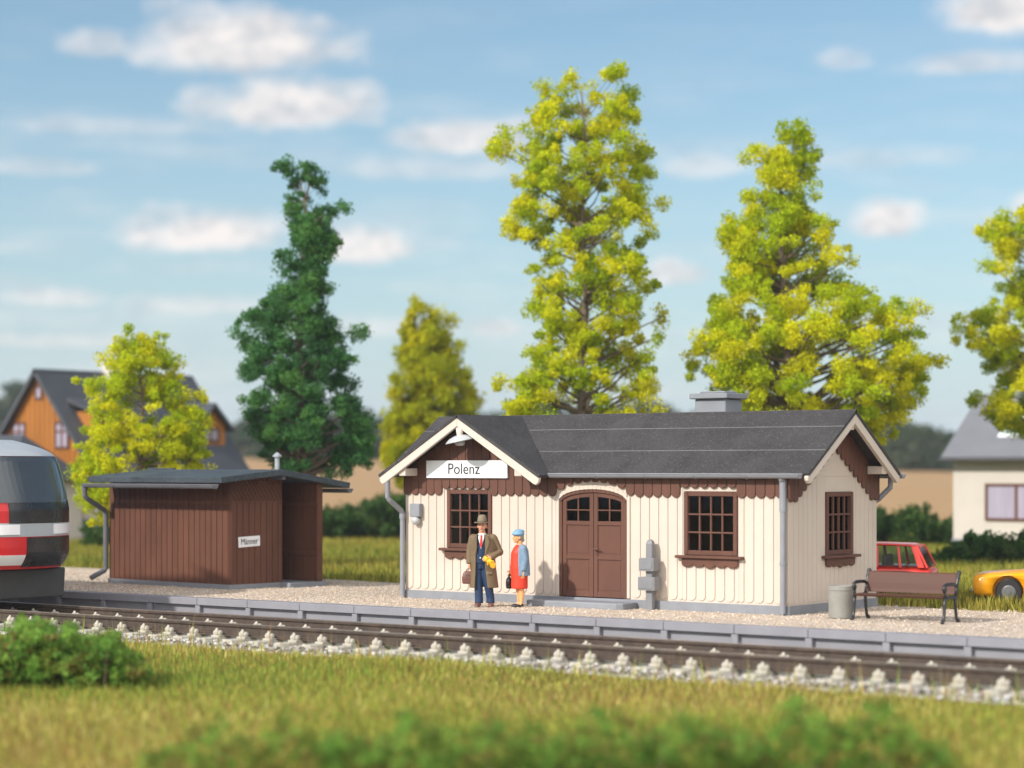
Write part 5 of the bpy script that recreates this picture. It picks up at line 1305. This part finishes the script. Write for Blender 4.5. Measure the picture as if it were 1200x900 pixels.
open_loft(ct, [(0.0, 0.0, 1.345, 0.105, 0.085, -52, 228), (0.0, 0.0, 1.315, 0.185, 0.115, -58, 236), (0.0, 0.0, 1.25, 0.232, 0.148, -66, 240), (0.0, 0.0, 1.10, 0.232, 0.168, -74, 238), (0.0, 0.0, 0.92, 0.225, 0.168, -77, 237), (0.005, 0.0, 0.75, 0.235, 0.176, -75, 237), (0.01, 0.005, 0.55, 0.255, 0.188, -72, 236), (0.015, 0.01, 0.35, 0.275, 0.20, -68, 235)], 0.034)
ct.tube([(-0.19, 0.0, 1.27), (-0.245, 0.012, 1.03), (-0.25, -0.025, 0.79)], [0.078, 0.075, 0.062], 14)
ct.tube([(0.19, 0.0, 1.27), (0.30, 0.035, 1.01), (0.165, -0.15, 0.905)], [0.078, 0.078, 0.062], 14)
ct.ball((0.30, 0.03, 1.01), 0.078, 12, 8).ball((-0.18, 0, 1.26), 0.085, 12, 8).ball((0.18, 0, 1.26), 0.085, 12, 8)
for s in (-1, 1):                                # lapels and collar
    ct.prism([(0.0 + s * 0.075 - 0.012, 1.35), (s * 0.135 - 0.012, 1.30), (s * 0.16 - 0.01, 1.18), (s * 0.08 - 0.02 if s < 0 else 0.075, 0.98), (s * 0.07 - 0.02 if s < 0 else 0.055, 1.12)], -0.168, -0.125)
ct.box(0.11, 0.20, -0.178, -0.14, 0.60, 0.64)
cloth(ct, 'coat', M['coat'], mp, 0.0105, 3)
for (ax_, ay) in ((-0.085, -0.03), (0.15, 0.0)):
    m = MB().ball((ax_, ay - 0.01, 0.045), (0.055, 0.06, 0.05), 14, 8).ball((ax_ + (0.01 if ax_ > 0 else -0.01), ay - 0.10, 0.034), (0.05, 0.075, 0.036), 14, 8)
    m.loft([(ax_, ay - 0.06, 0.0, 0.045, 0.12), (ax_, ay - 0.06, 0.014, 0.052, 0.13), (ax_, ay - 0.06, 0.03, 0.045, 0.11)], 18)
    cloth(m, 'shoe', M['shoebrown'], mp, 0.008, 2)
# bag and yellow bundle
mw = Matrix.Translation(mp.location) @ Matrix.Rotation(mp.rotation_euler.z, 4, 'Z')
bg_ = thing('handbag', 'brown leather bag hanging from the right hand of the man in the hat', 'bag', mw @ Vector((-0.285, -0.03, 0.42)), mp.rotation_euler.z)
m = MB().loft([(0, 0, 0.0, 0.085, 0.045), (0, 0, 0.02, 0.10, 0.055), (0, 0, 0.12, 0.105, 0.058), (0.005, 0, 0.20, 0.085, 0.045), (0.01, 0, 0.235, 0.06, 0.025)], 20, p=3.2)
cloth(m, 'bag_body', M['shoebrown'], bg_, 0.009, 2)
MB().tube([(-0.03, 0, 0.225), (-0.01, 0, 0.27), (0.035, 0, 0.285), (0.07, 0, 0.265), (0.06, 0, 0.22)], 0.009, 8).build('handle', M['shoebrown'], bg_, smooth=True)
MB().box(-0.02, 0.03, -0.066, -0.05, 0.15, 0.18).build('clasp', M['hatband'], bg_, 0.004)
by = thing('bundle', 'small bright yellow bundle of cloth clutched at the waist of the man in the hat', 'bundle', mw @ Vector((0.15, -0.26, 0.83)), mp.rotation_euler.z)
m = MB().ball((-0.045, -0.005, 0.055), (0.05, 0.045, 0.052), 12, 8).ball((0.005, 0.0, 0.035), (0.05, 0.04, 0.042), 12, 8).ball((-0.075, 0, 0.09), (0.03, 0.03, 0.03), 10, 7)
for (ex, ey, ez_, r_) in ((0.12, 0.0, -0.045, 0.017), (0.105, -0.01, -0.085, 0.017), (0.075, -0.012, -0.10, 0.016), (0.045, -0.015, -0.085, 0.015), (0.085, -0.03, 0.02, 0.016), (-0.02, -0.03, -0.04, 0.016)):
    m.tube([(0.0, 0, 0.04), (ex * 0.6, ey - 0.01, ez_ * 0.3 + 0.012), (ex, ey, ez_)], [0.034, 0.026, r_], 8).ball((ex, ey, ez_), r_ * 1.1, 8, 6)
cloth(m, 'cloth', M['bundle'], by, 0.007, 1)

# --- the woman, turned towards him
wp = thing('person', 'woman in blue hat, red dress and grey blue cardigan turned towards the man', 'person', (-5.13, -0.97, 0.0), YAW - R(72))
HC = Vector((0.0, -0.035, 1.285))
body = MB(); head_parts(body, HC, 0.93)
body.tube([(0, 0.01, 1.08), (0, -0.005, 1.22)], [0.055, 0.05], 12)
body.loft([(0, 0, 0.62, 0.15, 0.12), (0, 0, 0.75, 0.15, 0.125), (0, -0.01, 0.9, 0.14, 0.12), (0, -0.01, 1.02, 0.145, 0.115), (0, 0, 1.09, 0.13, 0.08), (0, 0, 1.13, 0.06, 0.05)], 18)
for s in (-1, 1):
    body.tube([(s * 0.075, 0.0, 0.66), (s * 0.07, -0.005, 0.38), (s * 0.065, 0.015, 0.24), (s * 0.065, 0.01, 0.09), (s * 0.065, -0.01, 0.03)], [0.09, 0.06, 0.056, 0.036, 0.034], 12)
body.tube([(0.14, 0.01, 1.07), (0.185, 0.045, 0.86), (0.175, 0.01, 0.66)], [0.045, 0.036, 0.026], 10)
body.tube([(-0.14, 0.01, 1.07), (-0.19, 0.02, 0.86), (-0.17, -0.11, 0.68)], [0.045, 0.036, 0.026], 10)
hand(body, (0.175, 0.01, 0.655), (0, -0.1, -1), (-0.1, -1, 0), 0.5, 0.92)
hand(body, (-0.17, -0.115, 0.675), (0, -0.25, -1), (0.1, -1, 0.2), 0.8, 0.92)
cloth(body, 'body', M['stocking'], wp, 0.0065, 2)
face_details(HC, 0.93, wp)
h = MB().ball((0, HC.y + 0.03, HC.z + 0.008), (0.082, 0.084, 0.088), 16, 9).ball((0, HC.y + 0.085, HC.z - 0.05), (0.05, 0.04, 0.045), 12, 8)
cloth(h, 'hair', M['greyhair'], wp, 0.008, 1)
ht = MB().ball((0, HC.y + 0.012, HC.z + 0.07), (0.098, 0.108, 0.080), 20, 11).loft([(0, HC.y + 0.002, HC.z + 0.035, 0.088, 0.10), (0, HC.y + 0.0, HC.z + 0.045, 0.108, 0.122), (0, HC.y + 0.002, HC.z + 0.065, 0.106, 0.118), (0, HC.y + 0.002, HC.z + 0.08, 0.09, 0.10)], 24).ball((0, HC.y + 0.09, HC.z + 0.10), (0.04, 0.035, 0.04), 10, 7)
cloth(ht, 'hat', M['bluehat'], wp, 0.009, 2)
dr = MB().loft([(0, -0.005, 0.335, 0.165, 0.15), (0, -0.006, 0.36, 0.168, 0.152), (0, -0.008, 0.55, 0.172, 0.155), (0, -0.018, 0.74, 0.165, 0.158), (0, -0.022, 0.88, 0.152, 0.148), (0, -0.02, 1.0, 0.155, 0.142), (0, -0.008, 1.09, 0.14, 0.105), (0, 0.0, 1.145, 0.065, 0.062)], 24)
cloth(dr, 'dress', M['reddress'], wp)
cg = MB()
open_loft(cg, [(0, 0.01, 1.15, 0.085, 0.075, -42, 222), (0, 0.01, 1.12, 0.15, 0.105, -40, 220), (0, 0.01, 1.05, 0.185, 0.145, -38, 218), (0, 0.005, 0.9, 0.185, 0.168, -34, 214), (0, 0.005, 0.74, 0.195, 0.18, -30, 210), (0, 0.008, 0.575, 0.20, 0.182, -28, 208)], 0.03)
cg.tube([(0.155, 0.01, 1.09), (0.195, 0.045, 0.87), (0.182, 0.012, 0.675)], [0.066, 0.062, 0.05], 14).ball((0.15, 0.01, 1.08), 0.07, 12, 8)
cg.tube([(-0.155, 0.01, 1.09), (-0.20, 0.02, 0.87), (-0.175, -0.10, 0.70)], [0.066, 0.062, 0.05], 14).ball((-0.15, 0.01, 1.08), 0.07, 12, 8).ball((-0.195, 0.02, 0.87), 0.062, 12, 8)
cloth(cg, 'cardigan', M['bluewool'], wp, 0.0105, 3)
for s in (-1, 1):
    m = MB().ball((s * 0.065, 0.005, 0.038), (0.038, 0.045, 0.042), 12, 8).ball((s * 0.068, -0.075, 0.026), (0.038, 0.065, 0.028), 12, 8).loft([(s * 0.067, -0.045, 0.0, 0.034, 0.10), (s * 0.067, -0.045, 0.014, 0.04, 0.11), (s * 0.067, -0.045, 0.026, 0.034, 0.09)], 16)
    cloth(m, 'shoe', M['blackleather'], wp, 0.008, 2)
ww_ = Matrix.Translation(wp.location) @ Matrix.Rotation(wp.rotation_euler.z, 4, 'Z')
hb = thing('handbag', 'small black handbag held in front of the woman in the red dress', 'bag', ww_ @ Vector((-0.165, -0.155, 0.33)), wp.rotation_euler.z)
m = MB().loft([(0, 0, 0.0, 0.055, 0.045), (0, 0, 0.02, 0.065, 0.055), (0, 0, 0.12, 0.07, 0.058), (0, 0, 0.185, 0.055, 0.045), (0, 0, 0.21, 0.04, 0.022)], 18, p=3)
cloth(m, 'bag_body', M['blackleather'], hb, 0.009, 2)
MB().tube([(-0.03, 0, 0.20), (-0.02, 0, 0.26), (0.0, 0, 0.285), (0.02, 0, 0.26), (0.03, 0, 0.20)], 0.008, 8).build('handle', M['blackleather'], hb, smooth=True)

# ------------------------------------------------------------------ air
m = bpy.data.materials.new('pale_air'); m.use_nodes = True; nt = m.node_tree
nt.nodes.remove(nt.nodes['Principled BSDF'])
pv = nd(nt, 'ShaderNodeVolumePrincipled'); pv.inputs['Color'].default_value = (0.86, 0.92, 1.0, 1); pv.inputs['Density'].default_value = 0.00032
pv.inputs['Anisotropy'].default_value = 0.0
nt.links.new(pv.outputs[0], nt.nodes['Material Output'].inputs['Volume'])
hz = MB().box(-525, 325, -115, 425, -3, 24).build('haze', m); hz['kind'] = 'stuff'
